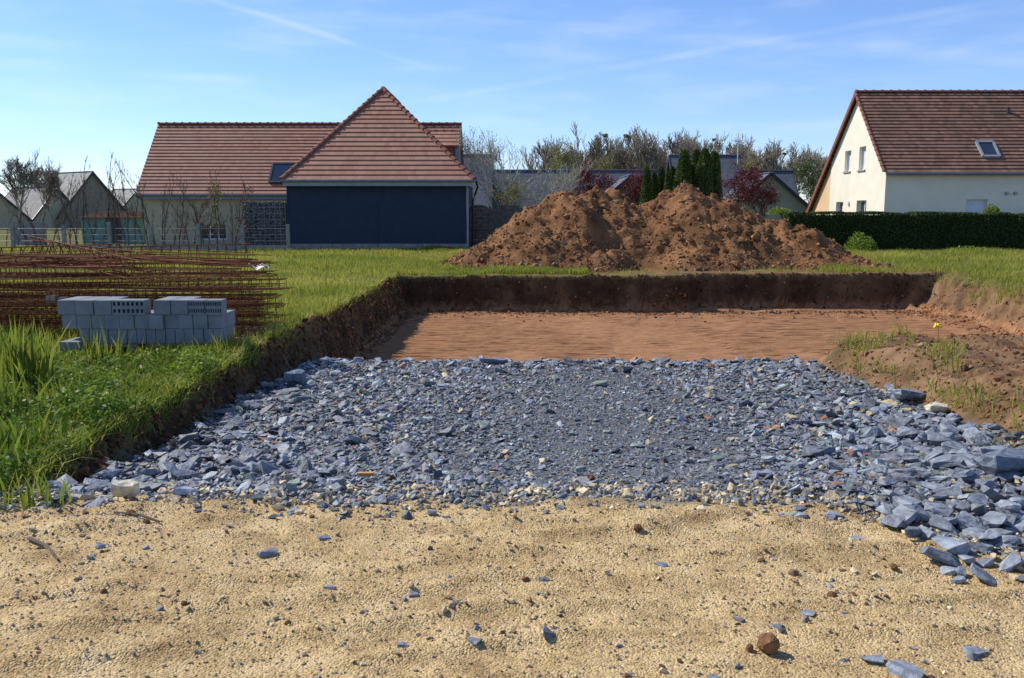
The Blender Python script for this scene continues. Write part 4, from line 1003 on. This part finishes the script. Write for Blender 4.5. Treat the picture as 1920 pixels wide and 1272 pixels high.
# --- field grass
def field_pts(n, x0, x1, y0, y1, ok):
    y = y0 * (y1 / y0) ** rs.rand(n); x = rs.uniform(x0, x1, n)
    k = (np.abs(x) < y * .6 + .8) & ok(x, y) & (rs.rand(n) < np.clip(.75 + 1.3 * fbm(x, y, 1.3, 3, 301), .12, 1)); x, y = x[k], y[k]
    return np.stack([x, y, height(x, y)], 1)
def not_soil(x, y):
    d = edges(x, y)
    return (np.exp(-(((x + 3.7) / .9) ** 2 + ((y - 11.6) / 1.3) ** 2)) < .35 + .5 * rs.rand(len(x))) & (mound_h(x, y) < -.05)
pa = field_pts(330000, -24, -3.0, 10.2, 38, lambda x, y: (edges(x, y)[0] < -.02) & not_soil(x, y) & ~((y < 12.9) & (y > 10.3) & (x > -9) & (x < -3.35) & (rs.rand(len(x)) < .65)))
pb = field_pts(120000, -3.2, 2, 23.5, 38, lambda x, y: (y > 23.5 + .3 * rs.rand(len(x))) & not_soil(x, y))
pc = field_pts(190000, 8.5, 24, 14, 37, lambda x, y: (((x > 11.3) | (y > 24.3)) & not_soil(x, y)))
pd = field_pts(7000, 0, 12, 23.6, 25.2, lambda x, y: (y > 23.8 + .75 * (x > 4.6)) & (rs.rand(len(x)) < .35) & not_soil(x, y))
for nm, p_, lab in (('field_grass', pa, 'sunlit yellow green meadow grass left of the pit'), ('field_grass', pb, 'meadow grass between the pit and the blue garage'), ('field_grass', pc, 'meadow grass in front of the clipped hedge'), ('field_grass', pd, 'thin trampled grass along the back rim of the pit')):
    n = len(p_); hh = rs.uniform(.07, .2, n) * np.clip(1 + 1.2 * fbm(p_[:, 0], p_[:, 1], 1.7, 3, 302), .5, 1.6); ww = .004 + .00042 * p_[:, 1]
    if p_ is pd: hh *= .5
    ti = .5 + .9 * fbm(p_[:, 0], p_[:, 1], 2.2, 3, 303) + rs.normal(0, .2, n)
    tag(blades(nm, p_, hh, ww, rs.uniform(.05, .7, n), M['leaf_field'], ti), lab, 'grass', kind='stuff')
# --- near left bank: ground cover and grass
n = 60000; y = rs.uniform(4.5, 10.6, n); x = XL - .02 - rs.exponential(1.1, n) + .08 * rs.randn(n); k = (np.abs(x) < y * .62 + .2) & (edges(x, y)[0] < .05) & (y > 4.75 - (XL - x) * .25 + .25 * rs.rand(n))
x, y = x[k], y[k]; dens = fbm(x, y, .5, 3, 311); k = rs.rand(len(x)) < np.clip(.75 + 1.4 * dens, .1, 1); x, y = x[k], y[k]
hz = np.clip(.12 + .28 * fbm(x, y, .4, 3, 312), .02, .3) * rs.rand(len(x)) * np.clip(1 - (y - 9) * .5, .25, 1)
p_ = np.stack([x, y, height(x, y) + hz + .01], 1)
tag(leaves('ground_weeds', p_, rs.uniform(.02, .055, len(x)), M['leaf_weed'], np.clip(.2 + 1.6 * hz + .8 * fbm(x, y, .6, 3, 313) + rs.normal(0, .18, len(x)), 0, 1), flat=.35), 'low leafy green weeds covering the bank left of the drive', 'weeds', kind='stuff')
n = 9000; y = rs.uniform(4.6, 10.6, n); x = XL - rs.exponential(1.0, n); k = (np.abs(x) < y * .62 + .2) & (edges(x, y)[0] < .03) & (y > 4.8 - (XL - x) * .25); x, y = x[k], y[k]
p_ = np.stack([x, y, height(x, y)], 1); m_ = len(x)
tag(blades('bank_grass', p_, rs.uniform(.05, .19, m_), rs.uniform(.004, .009, m_), rs.uniform(.2, 1.0, m_), M['leaf_grass'], rs.beta(2, 2, m_)), 'mixed grass blades among the weeds on the left bank', 'grass', kind='stuff')
def clump(px, pyb, pyt, nb, spread, label, z=.0, wid=.016, mat='leaf_grass', lean=.45, name='grass_clump', group=None):
    g = GT(px, pyb); gz_ = g.z; H = P(px, pyt, g.y).z - gz_
    t = thing(name, (g.x, g.y, gz_), label, 'grass', group)
    pos = np.stack([rs.normal(0, spread, nb), rs.normal(0, spread, nb), np.full(nb, -.02)], 1)
    blades('blades', pos, H * rs.uniform(.45, 1.02, nb), wid * rs.uniform(.6, 1.2, nb), rs.uniform(.08, lean, nb), M[mat], rs.beta(1.5, 2, nb), t)['kind'] = 'stuff'; return t
clump(40, 730, 582, 110, .12, 'tallest thick clump of broad green grass on the left bank', wid=.032)
clump(78, 705, 605, 45, .09, 'smaller broad bladed clump leaning against the tallest grass')
clump(185, 690, 590, 26, .07, 'yellowing green grass clump standing before the block stack end', wid=.022)
clump(222, 680, 585, 14, .05, 'sparse tall blades in front of the middle of the block stack', wid=.022)
clump(8, 800, 668, 60, .12, 'bushy broad bladed clump at the outer edge of the left bank', wid=.026)
clump(20, 690, 600, 70, .16, 'dark leafy weed clump behind the tallest grass on the left bank', wid=.04, mat='leaf_weed')
clump(15, 860, 770, 60, .14, 'dense green weed clump low at the outer edge of the bank', wid=.035, mat='leaf_weed')
clump(55, 950, 868, 40, .1, 'low bright tuft where the left bank meets the road', wid=.014)
clump(120, 760, 690, 40, .1, 'mid height leafy tuft behind the rim of the left bank', wid=.016)
clump(90, 850, 720, 14, .05, 'thin tall grass stems at the edge of the bank above the drive')
clump(30, 900, 790, 24, .08, 'yellow tipped grass clump low on the left bank')
clump(155, 800, 742, 30, .1, 'short green tuft on the rim of the left bank')
clump(410, 668, 612, 14, .04, 'thin grass stems growing beside the yellow stake')
clump(300, 690, 640, 20, .06, 'leafy green tuft at the foot of the pallets', mat='leaf_weed')
for (px, pyb, pyt, nb, sp, lab) in ((1592, 648, 602, 22, .1, 'upright green tuft on the berm end near the pit'), (1662, 640, 606, 10, .05, 'slim straw coloured stems on the berm beside the pit'), (1700, 648, 628, 24, .1, 'short bright tuft on the berm above the pit floor'),
                                (1640, 690, 655, 40, .18, 'sprawling grass tuft on the bank above the slate slab'), (1690, 700, 668, 40, .2, 'flattened pale tuft in the middle of the soil berm'), (1790, 700, 640, 18, .08, 'tall single grass stem clump on the soil berm'),
                                (1800, 735, 700, 60, .25, 'broad low green patch along the berm top'), (1870, 745, 708, 50, .22, 'yellow green patch of grass near the end of the berm'), (1560, 645, 630, 16, .08, 'tiny grass tuft at the tip of the berm'),
                                (1905, 850, 815, 50, .15, 'dry yellowish tuft beside the top of the stone heap'), (1580, 690, 680, 20, .05, 'small dark weed just above the drive edge')):
    clump(px, pyb, pyt, nb, sp, lab, wid=.011, lean=.9)
g = GT(1757, 645); fl_ = thing('yellow_flower', (g.x, g.y, float(height(g.x, g.y))), 'lone yellow flower on a thin stem above the berm', 'flower')
tz = P(1757, 613, g.y).z - fl_.location.z
MB().tube([(0, 0, -.02), (.01, 0, tz * .5), (0, 0, tz)], .003, 5).build('stem', M['leaf_weed'], fl_, local=True)
mb = MB()
for i in range(7):
    an = i * .9; c_, s_ = math.cos(an), math.sin(an); o_ = Vector((.03 * c_, .03 * s_, tz + .015 * (i % 3))); mb.hexa([o_ + Vector(v) * .02 for v in ((-1, -1, -.4), (1, -1, -.4), (1, 1, -.4), (-1, 1, -.4), (-.6, -.6, .6), (.6, -.6, .6), (.6, .6, .6), (-.6, .6, .6))])
mb.build('petals', M['yellow'], fl_, local=True)

# --- trees
def grow(rng, h, spread=.5, levels=4, nchild=(5, 4, 4, 4), trunk_r=.12, start=.25, upward=.5, crook=.12, ratio=.62):
    segs = []; tips = []
    def branch(p, d, L, r, lev):
        n = 5 if lev == 0 else 4; pts = [p]; dd = d.copy()
        for i in range(n):
            dd = (dd + Vector((rng.gauss(0, crook), rng.gauss(0, crook), rng.gauss(0, crook) + upward * .06 * lev))).normalized()
            q = pts[-1] + dd * (L / n); r0 = r * (1 - .75 * i / n); r1 = r * (1 - .75 * (i + 1) / n)
            segs.append((pts[-1], q, r0, r1)); pts.append(q)
        tips.append(pts[-1])
        if lev >= levels: tips.extend(pts[2:-1]); return
        for k in range(nchild[min(lev, len(nchild) - 1)]):
            t = start + (1 - start) * (k + rng.random()) / nchild[min(lev, len(nchild) - 1)] if lev == 0 else .2 + .8 * rng.random()
            i = min(n - 1, int(t * n)); q = pts[i].lerp(pts[i + 1], t * n - i)
            ax = Vector((rng.gauss(0, 1), rng.gauss(0, 1), rng.gauss(0, .35))); ax = (ax - ax.dot(dd) * dd).normalized()
            nd_ = (dd * (1 - spread) + ax * spread + Vector((0, 0, upward * .35))).normalized()
            branch(q, nd_, L * ratio * rng.uniform(.75, 1.15) * (1.0 if lev else (1.15 - .5 * t)), max(.004, r * (1 - .75 * t) * .6), lev + 1)
    branch(Vector((0, 0, 0)), Vector((0, 0, 1)), h * .72, trunk_r, 0)
    return segs, tips
def seg_mesh(name, segs, mat, k=4, rmin=0.0):
    n = len(segs); a = np.array([s[0][:] for s in segs]); b = np.array([s[1][:] for s in segs]); r0 = np.maximum([s[2] for s in segs], rmin); r1 = np.maximum([s[3] for s in segs], rmin)
    d = b - a; d /= np.linalg.norm(d, axis=1)[:, None] + 1e-9
    u = np.cross(d, np.where(np.abs(d[:, 2:3]) < .9, [[0, 0, 1.0]], [[1.0, 0, 0]])); u /= np.linalg.norm(u, axis=1)[:, None]; v = np.cross(u, d)
    V = []
    for (c, r) in ((a, r0), (b, r1)):
        for j in range(k):
            an = j * 2 * math.pi / k; V.append(c + (u * math.cos(an) + v * math.sin(an)) * r[:, None])
    V = np.stack(V, 1).reshape(-1, 3); o = np.arange(n)[:, None] * 2 * k
    fs = [o + np.array([[j, (j + 1) % k, k + (j + 1) % k, k + j]]) for j in range(k)]
    return mesh_np(name, V, [np.concatenate(fs)], mat, True)
TIPS = {}
def make_tree(name, label, group, rng, mat, h, leaf=None, leaf_n=0, leaf_size=.12, rmin=.012, split=.02, **kw):
    segs, tips = grow(rng, h, **kw)
    zmax = max(s[1].z for s in segs); f = h / zmax; segs = [(a * f, b * f, r0, r1) for a, b, r0, r1 in segs]; tips = [t * f for t in tips]
    TIPS[name] = TIPS.get(name, []) + [tips]
    t = thing(name, (0, 0, 0), label, 'tree', group)
    big = [s for s in segs if s[2] > split]; small = [s for s in segs if s[2] <= split]
    obj('trunk', seg_mesh('trunk', big or segs[:5], mat, 6), None, t)
    if small: obj('crown', seg_mesh('crown', small, mat, 3, rmin), None, t)
    if leaf:
        T = np.array([tips[rng.randrange(len(tips))][:] for _ in range(leaf_n)]) + rs.normal(0, leaf_size * 1.3, (leaf_n, 3))
        leaves('foliage', T, rs.uniform(.6, 1.3, leaf_n) * leaf_size, M[leaf], None, t)
    return t
def place(t, loc, s=1.0, rz_=0.0, label=None):
    t.location = loc; t.scale = (s, s, s); t.rotation_euler = (0, 0, rz_)
    if label: t['label'] = label
    return t
G_ = 'bare trees on the skyline behind the slate houses'
bares = [make_tree('bare_tree', 'bare winter tree on the skyline behind the slate houses', G_, random.Random(50 + i), M['bark_grey'], 10, None, 0, levels=4, nchild=(9, 6, 6, 5), spread=.42 + .05 * i, trunk_r=.2, start=.3, upward=.55, rmin=.023, split=.05) for i in range(3)]
sky_trees = [(1005, 262, 98), (1072, 268, 96), (1172, 262, 98), (895, 278, 95), (1128, 238, 92), (1212, 242, 94), (1252, 250, 98), (1300, 250, 95), (1338, 256, 96), (1405, 268, 98), (1440, 266, 94), (1478, 268, 98), (1515, 285, 90), (1150, 268, 106), (1275, 258, 108), (1362, 262, 108), (1230, 262, 110), (1425, 275, 108)]
for i, (px, py, Y) in enumerate(sky_trees):
    t = bares[i] if i < 3 else copy_tree(bares[i % 3])
    q = P(px, py, Y); place(t, (q.x, Y, 0), q.z / 10.0 * 1.07, R.uniform(0, 6))
    if px == 1128: t['label'] = 'round crowned bare tree with dark nests, tallest on the skyline'; t.pop('group', None)
    if px == 895: t['label'] = 'bare tree top showing just above the tall slate roof by the garage'; t.pop('group', None)
    if i in (4, 5, 7, 8, 11):
        for k in range(2):
            pv, pf = lumps[k]; o = obj('nest', mesh_np('nest', pv * 1.0 * np.array([1, 1, .8]) / 1.0, [pf], M['bark'], False), None, t); o.location = R.choice([v for v in TIPS['bare_tree'][i % 3] if 7.2 < v.z < 9.3 and v.xy.length < 2.2]); o.scale = (.6, .6, .55)
t = copy_tree(bares[1]); q = P(28, 274, 80); place(t, (q.x, 80, 0), q.z / 10, 1.0, 'dense bare tree behind the dark slate house beside the old house'); t.pop('group', None)
t = copy_tree(bares[0]); q = P(72, 300, 84); place(t, (q.x, 84, 0), q.z / 10, 2.0, 'smaller bare tree against the grey slate roof with dormer'); t.pop('group', None)
G2 = 'trees in fresh spring leaf on the skyline'
sp0 = make_tree('budding_tree', 'tree with a haze of yellow green buds behind the low slate roof', G2, random.Random(77), M['bark_grey'], 8, 'leaf_spring', 2600, .16, levels=4, nchild=(8, 5, 4, 4), spread=.5, trunk_r=.14, upward=.5, rmin=.014, split=.05)
for i, (px, py, Y) in enumerate(((1046, 262, 84), (1108, 285, 86), (1395, 290, 84), (1440, 296, 86), (1090, 275, 100))):
    t = sp0 if i == 0 else copy_tree(sp0); q = P(px, py, Y); place(t, (q.x, Y, 0), q.z / 8, i * 1.3)
bt = make_tree('birch_tree', 'white barked birch with several stems behind the wooden fence', None, random.Random(5), M['birch'], 6.5, 'leaf_spring', 1500, .08, levels=4, nchild=(10, 5, 4, 3), spread=.4, trunk_r=.10, start=.2, upward=.5, rmin=.008, split=.03)
q = P(975, 240, 46); place(bt, (q.x, 46, 0), q.z / 6.5, 0)
b2 = copy_tree(bt); q = P(1010, 300, 45); place(b2, (q.x, 45, 0), q.z / 6.5, 2.2, 'shorter white birch stem beside the soil mound, right of the taller birch')
sh_ = make_tree('budding_shrub', 'loose yellow green budding shrub behind the arched wooden fence', None, random.Random(9), M['bark_grey'], 3.2, 'leaf_spring', 2200, .07, levels=3, nchild=(8, 6, 5), spread=.55, trunk_r=.05, start=.1, rmin=.006, split=.02)
q = P(945, 330, 43); place(sh_, (q.x, 43, 0), q.z / 3.2)
pine = make_tree('pine_tree', 'dark evergreen pine beside the roof edge of the white house', None, random.Random(31), M['bark'], 8, 'leaf_thuja', 6000, .22, levels=3, nchild=(10, 6, 5), spread=.7, trunk_r=.15, start=.5, upward=.1, split=.05)
q = P(1519, 298, 80); place(pine, (q.x, 80, 0), q.z / 8)
# plum trees
pl = make_tree('purple_plum_tree', 'round purple leaved plum tree beside the hedge and green gable', None, random.Random(12), M['bark'], 4.5, 'leaf_plum', 6500, .10, levels=4, nchild=(8, 5, 4, 3), spread=.45, trunk_r=.09, start=.15, upward=.5, rmin=.006, split=.03)
q = P(1438, 302, 48); place(pl, (q.x, 48, 0), q.z / 4.5)
for (px, py, Y, lab) in ((1125, 305, 52, 'purple leaved plum tree behind the left peak of the soil mound'), (1213, 312, 56, 'purple leaved plum tree half hidden by the first small conifers')):
    t = copy_tree(pl); q = P(px, py, Y); place(t, (q.x, Y, 0), q.z / 4.5, Y, lab)
# conifers
def conifer(seed):
    t = thing('conifer', (0, 0, 0), '', 'tree', 'columnar conifers in the row behind the mound'); n = 9000
    z = rs.rand(n) ** .9; an = rs.uniform(0, 6.283, n); rr = .17 * np.sqrt(np.clip(1 - z ** 2.6, 0, 1)) * (.85 + .15 * rs.rand(n)) * (1 + .25 * np.sin(an * 3 + seed + z * 9) * rs.rand(n)) + .01
    leaves('crown', np.stack([np.cos(an) * rr, np.sin(an) * rr, z * .98 + .02], 1), rs.uniform(.018, .035, n), M['leaf_thuja'], np.clip(rs.normal(.45, .25, n), 0, 1), t, aspect=.5)
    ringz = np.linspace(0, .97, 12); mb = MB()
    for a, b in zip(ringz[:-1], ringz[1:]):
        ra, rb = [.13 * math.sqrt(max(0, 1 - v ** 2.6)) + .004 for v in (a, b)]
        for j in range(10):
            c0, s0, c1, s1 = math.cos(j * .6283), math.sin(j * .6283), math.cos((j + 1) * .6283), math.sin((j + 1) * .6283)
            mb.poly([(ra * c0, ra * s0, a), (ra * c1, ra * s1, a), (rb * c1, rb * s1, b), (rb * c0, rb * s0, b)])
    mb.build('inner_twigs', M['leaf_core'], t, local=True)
    MB().tube([(0, 0, -.02), (0, 0, .3)], .02, 6).build('trunk', M['bark'], t, local=True)
    return t
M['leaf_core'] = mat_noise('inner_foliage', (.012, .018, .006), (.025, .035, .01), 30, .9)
cons = [conifer(1), conifer(4)]
ords = ['first', 'second', 'third', 'fourth', 'fifth', 'sixth', 'seventh', 'eighth', 'ninth', 'tenth', 'eleventh']
for i, (px, py, wpx) in enumerate(((1213, 312, 17), (1227, 322, 15), (1240, 313, 17), (1252, 322, 14), (1261, 312, 16), (1270, 314, 15), (1283, 282, 26), (1296, 308, 20), (1306, 281, 24), (1322, 279, 28), (1339, 284, 26))):
    t = cons[i] if i < 2 else copy_tree(cons[i % 2]); Y = 44 + (i % 3) * .5; q = P(px, py, Y); wd = wpx / F * Y / .34
    t.location = (q.x, Y, 0); t.scale = (wd * 1.4, wd * 1.4, q.z); t.rotation_euler = (0, 0, i * 1.1); t['label'] = ('small' if i < 6 else 'tall') + ' dark green columnar conifer, ' + ords[i] + ' in the row counted from the green gable'
# saplings along the fence
G3 = 'bare saplings along the concrete post fence'
saps = [make_tree('sapling', 'thin bare sapling in the row behind the concrete post fence', G3, random.Random(90 + i), M['bark'], 3.2, None, 0, levels=3, nchild=(14, 4, 3), spread=.35, trunk_r=.035, start=.12, upward=.9, rmin=.006, split=.014, ratio=.25) for i in range(3)]
sp = [(8, 400), (28, 390), (48, 372), (62, 375), (75, 385), (90, 352), (112, 338), (125, 350), (138, 320), (150, 312), (170, 345), (185, 372), (196, 305), (215, 330), (232, 298), (246, 340), (272, 352), (285, 322), (302, 335), (330, 345), (378, 345), (388, 352), (415, 330), (437, 340)] + [(p_ + 6, q_ + 22) for p_, q_ in ((15, 395), (38, 380), (68, 372), (100, 350), (130, 335), (160, 335), (205, 330), (222, 322), (258, 345), (295, 335), (316, 350), (345, 352), (368, 350), (425, 345))]
for i, (px, py) in enumerate(sp):
    t = saps[i] if i < 3 else copy_tree(saps[i % 3]); Y = 37.3 + R.uniform(-.3, .5); q = P(px, py, Y); place(t, (q.x, Y, 0), 1, R.uniform(0, 6)); s = q.z / 3.2; t.scale = (min(.9, s), min(.9, s), s * 1.12)
for (px, py, leaf, nn, lab, seed) in ((358, 345, 'leaf_dry', 900, 'upright sapling still holding dead brown leaves', 3), (340, 385, 'leaf_dry', 350, 'low sapling with a few dead brown leaves', 4), (402, 322, 'leaf_spring', 500, 'sapling with fresh yellow green buds before the red roof', 6), (434, 342, 'leaf_dry', 420, 'twiggy brown sapling next to the pebble gabion', 8)):
    t = make_tree('sapling', lab, None, random.Random(seed), M['bark'], 3.0, leaf, nn, .055, levels=3, nchild=(16, 4, 3), spread=.35, trunk_r=.03, start=.08, upward=.6, rmin=.006, split=.012, ratio=.3); q = P(px, py, 37.0); place(t, (q.x, 37.0, 0), q.z / 3.0)
# hedge
hx0 = P(1478, 400, 36.5).x; hx1 = 26.0; hz_ = P(1700, 399, 36.5).z
he = thing('clipped_hedge', ((hx0 + hx1) / 2, 37.0, 0), 'long clipped dark green hedge in front of the white house', 'hedge')
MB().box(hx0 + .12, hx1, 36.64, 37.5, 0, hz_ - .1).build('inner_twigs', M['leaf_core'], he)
n = 52000; f = rs.rand(n); x = rs.uniform(hx0, hx1, n)
top = f < .36; end = (f > .97)
y = np.where(top, rs.uniform(36.5, 37.6, n), 36.52 + np.abs(rs.normal(0, .05, n))); z = np.where(top, hz_ - np.abs(rs.normal(0, .05, n)), rs.uniform(0, hz_, n))
x = np.where(end, hx0 + np.abs(rs.normal(0, .05, n)), x); y = np.where(end, rs.uniform(36.5, 37.6, n), y)
z = z + .11 * fbm(x, y * 0, .8, 3, 401); y = y + .16 * fbm(x, z, .6, 3, 402)
leaves('foliage', np.stack([x - he.location.x, y - 37.0, z], 1), rs.uniform(.04, .085, n), M['leaf_hedge'], rs.beta(1.5, 2, n), he)
def bush(px, pyb, pyt, Y, w, label, mat='leaf_weed', n=1500, size=.09):
    b_ = P(px, pyb, Y); t_ = P(px, pyt, Y); z0 = max(0.0, b_.z); H = t_.z - z0
    t = thing('bush', (b_.x, Y, z0), label, 'bush'); d = rs.normal(0, 1, (n, 3)); d /= np.linalg.norm(d, axis=1)[:, None]; d *= (rs.rand(n) ** .4)[:, None]
    pos = np.stack([d[:, 0] * w / 2, d[:, 1] * w / 2, np.abs(d[:, 2]) * H * (1 + .4 * fbm(d[:, 0] * 3, d[:, 1] * 3, 1, 2, 7))], 1)
    leaves('foliage', pos, rs.uniform(.6, 1.3, n) * size, M[mat], None, t)
    mb = MB()
    for k in range(6): mb.tube([(0, 0, -.03), (R.uniform(-w, w) * .3, R.uniform(-w, w) * .3, H * .8)], .008, 4)
    mb.build('stems', M['bark'], t, local=True); return t
bush(1612, 480, 436, 35.6, 1.4, 'leafy green rose bush in front of the dark hedge')
bush(1860, 402, 384, 38.4, .7, 'rounded bright green shrub showing above the hedge top', n=600)
bush(1462, 402, 388, 42, 1.2, 'small green shrub beside the purple tree and hedge end', n=600)
bush(1820, 475, 462, 35.2, 2.0, 'low fresh green weeds growing at the foot of the hedge', n=900)
q = P(1577, 462, 35.3); o = obj('rose_bloom', mesh_np('rose_bloom', lumps[1][0] * .13, [lumps[1][1]], M['red'], True)); o.location = q; tag(o, 'red rose bloom on the bush beside the soil mound', 'flower')
for (px, pyt, pyb, Y, lab) in ((93, 293, 326, 92, 'thin television aerial on the old slate house'), (1383, 250, 300, 62, 'white television aerial on a mast above the tall slate roof')):
    a = P(px, pyb, Y); b = P(px, pyt, Y); t = thing('tv_aerial', (a.x, Y, a.z), lab, 'aerial'); H = b.z - a.z; w = .45
    MB().tube([(0, 0, -.3), (0, 0, H)], .03, 6).build('mast', M['white'], t, local=True)
    MB().tube([(-w, 0, H * .72), (w, 0, H * .72)], .022, 5).build('boom', M['white'], t, local=True)
    for k in range(4): x = -w + k * w * 2 / 3; MB().tube([(x, 0, H * .6), (x, 0, H * .98)], .018, 4).build('element', M['white'], t, local=True)

# --- crumbly faces of the cuts, turf hanging over the rim, grass on the berm
n = 4500; y = rs.uniform(5.6, 23.2, n); x = XL + .13 * fbm(y, y * 0 + 1.0, 1.1, 4, 21) + rs.uniform(-.03, .22, n)
n2 = 2200; y2 = rs.uniform(-.02, .16, n2); x2 = rs.uniform(-2.9, 11.5, n2); y2 = YB + np.where(x2 < 4.6, 0, .75) + .16 * fbm(x2, x2 * 0 + 4.0, 1.2, 4, 41) - y2
x = np.concatenate([x, x2]); y = np.concatenate([y, y2]); p = np.stack([x, y, height(x, y)], 1); sz = np.clip(rs.lognormal(math.log(.034), .5, len(p)), .012, .12)
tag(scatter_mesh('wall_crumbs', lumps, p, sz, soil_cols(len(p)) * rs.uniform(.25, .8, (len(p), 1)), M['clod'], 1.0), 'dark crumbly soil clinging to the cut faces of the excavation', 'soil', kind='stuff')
n = 7000; y = rs.uniform(5.2, 23.2, n); x = XL + .13 * fbm(y, y * 0 + 1.0, 1.1, 4, 21) + rs.normal(-.03, .05, n); k = rs.rand(n) < np.clip(.5 + 2.2 * fbm(x, y, .7, 3, 421), 0, 1); x, y = x[k], y[k]
p = np.stack([x, y, height(x, y)], 1)
tag(blades('rim_turf', p, rs.uniform(.06, .2, len(p)), .006 + .0003 * y, rs.uniform(.5, 1.5, len(p)), M['leaf_field'], rs.beta(2, 2, len(p))), 'ragged turf hanging over the left rim of the cut', 'grass', kind='stuff')
n = 16000; x = rs.uniform(4.2, 8.5, n); y = rs.uniform(6.5, 11.4, n); k = (x < y * .64) & (rs.rand(n) < np.clip(4.5 * fbm(x, y, .8, 3, 431) - .25, 0, 1)); x, y = x[k], y[k]; p = np.stack([x, y, height(x, y)], 1)
tag(blades('berm_grass', p, rs.uniform(.05, .2, len(p)), np.full(len(p), .009), rs.uniform(.2, 1.1, len(p)), M['leaf_field'], rs.beta(2, 2, len(p))), 'patchy grass growing on the soil berm right of the drive', 'grass', kind='stuff')
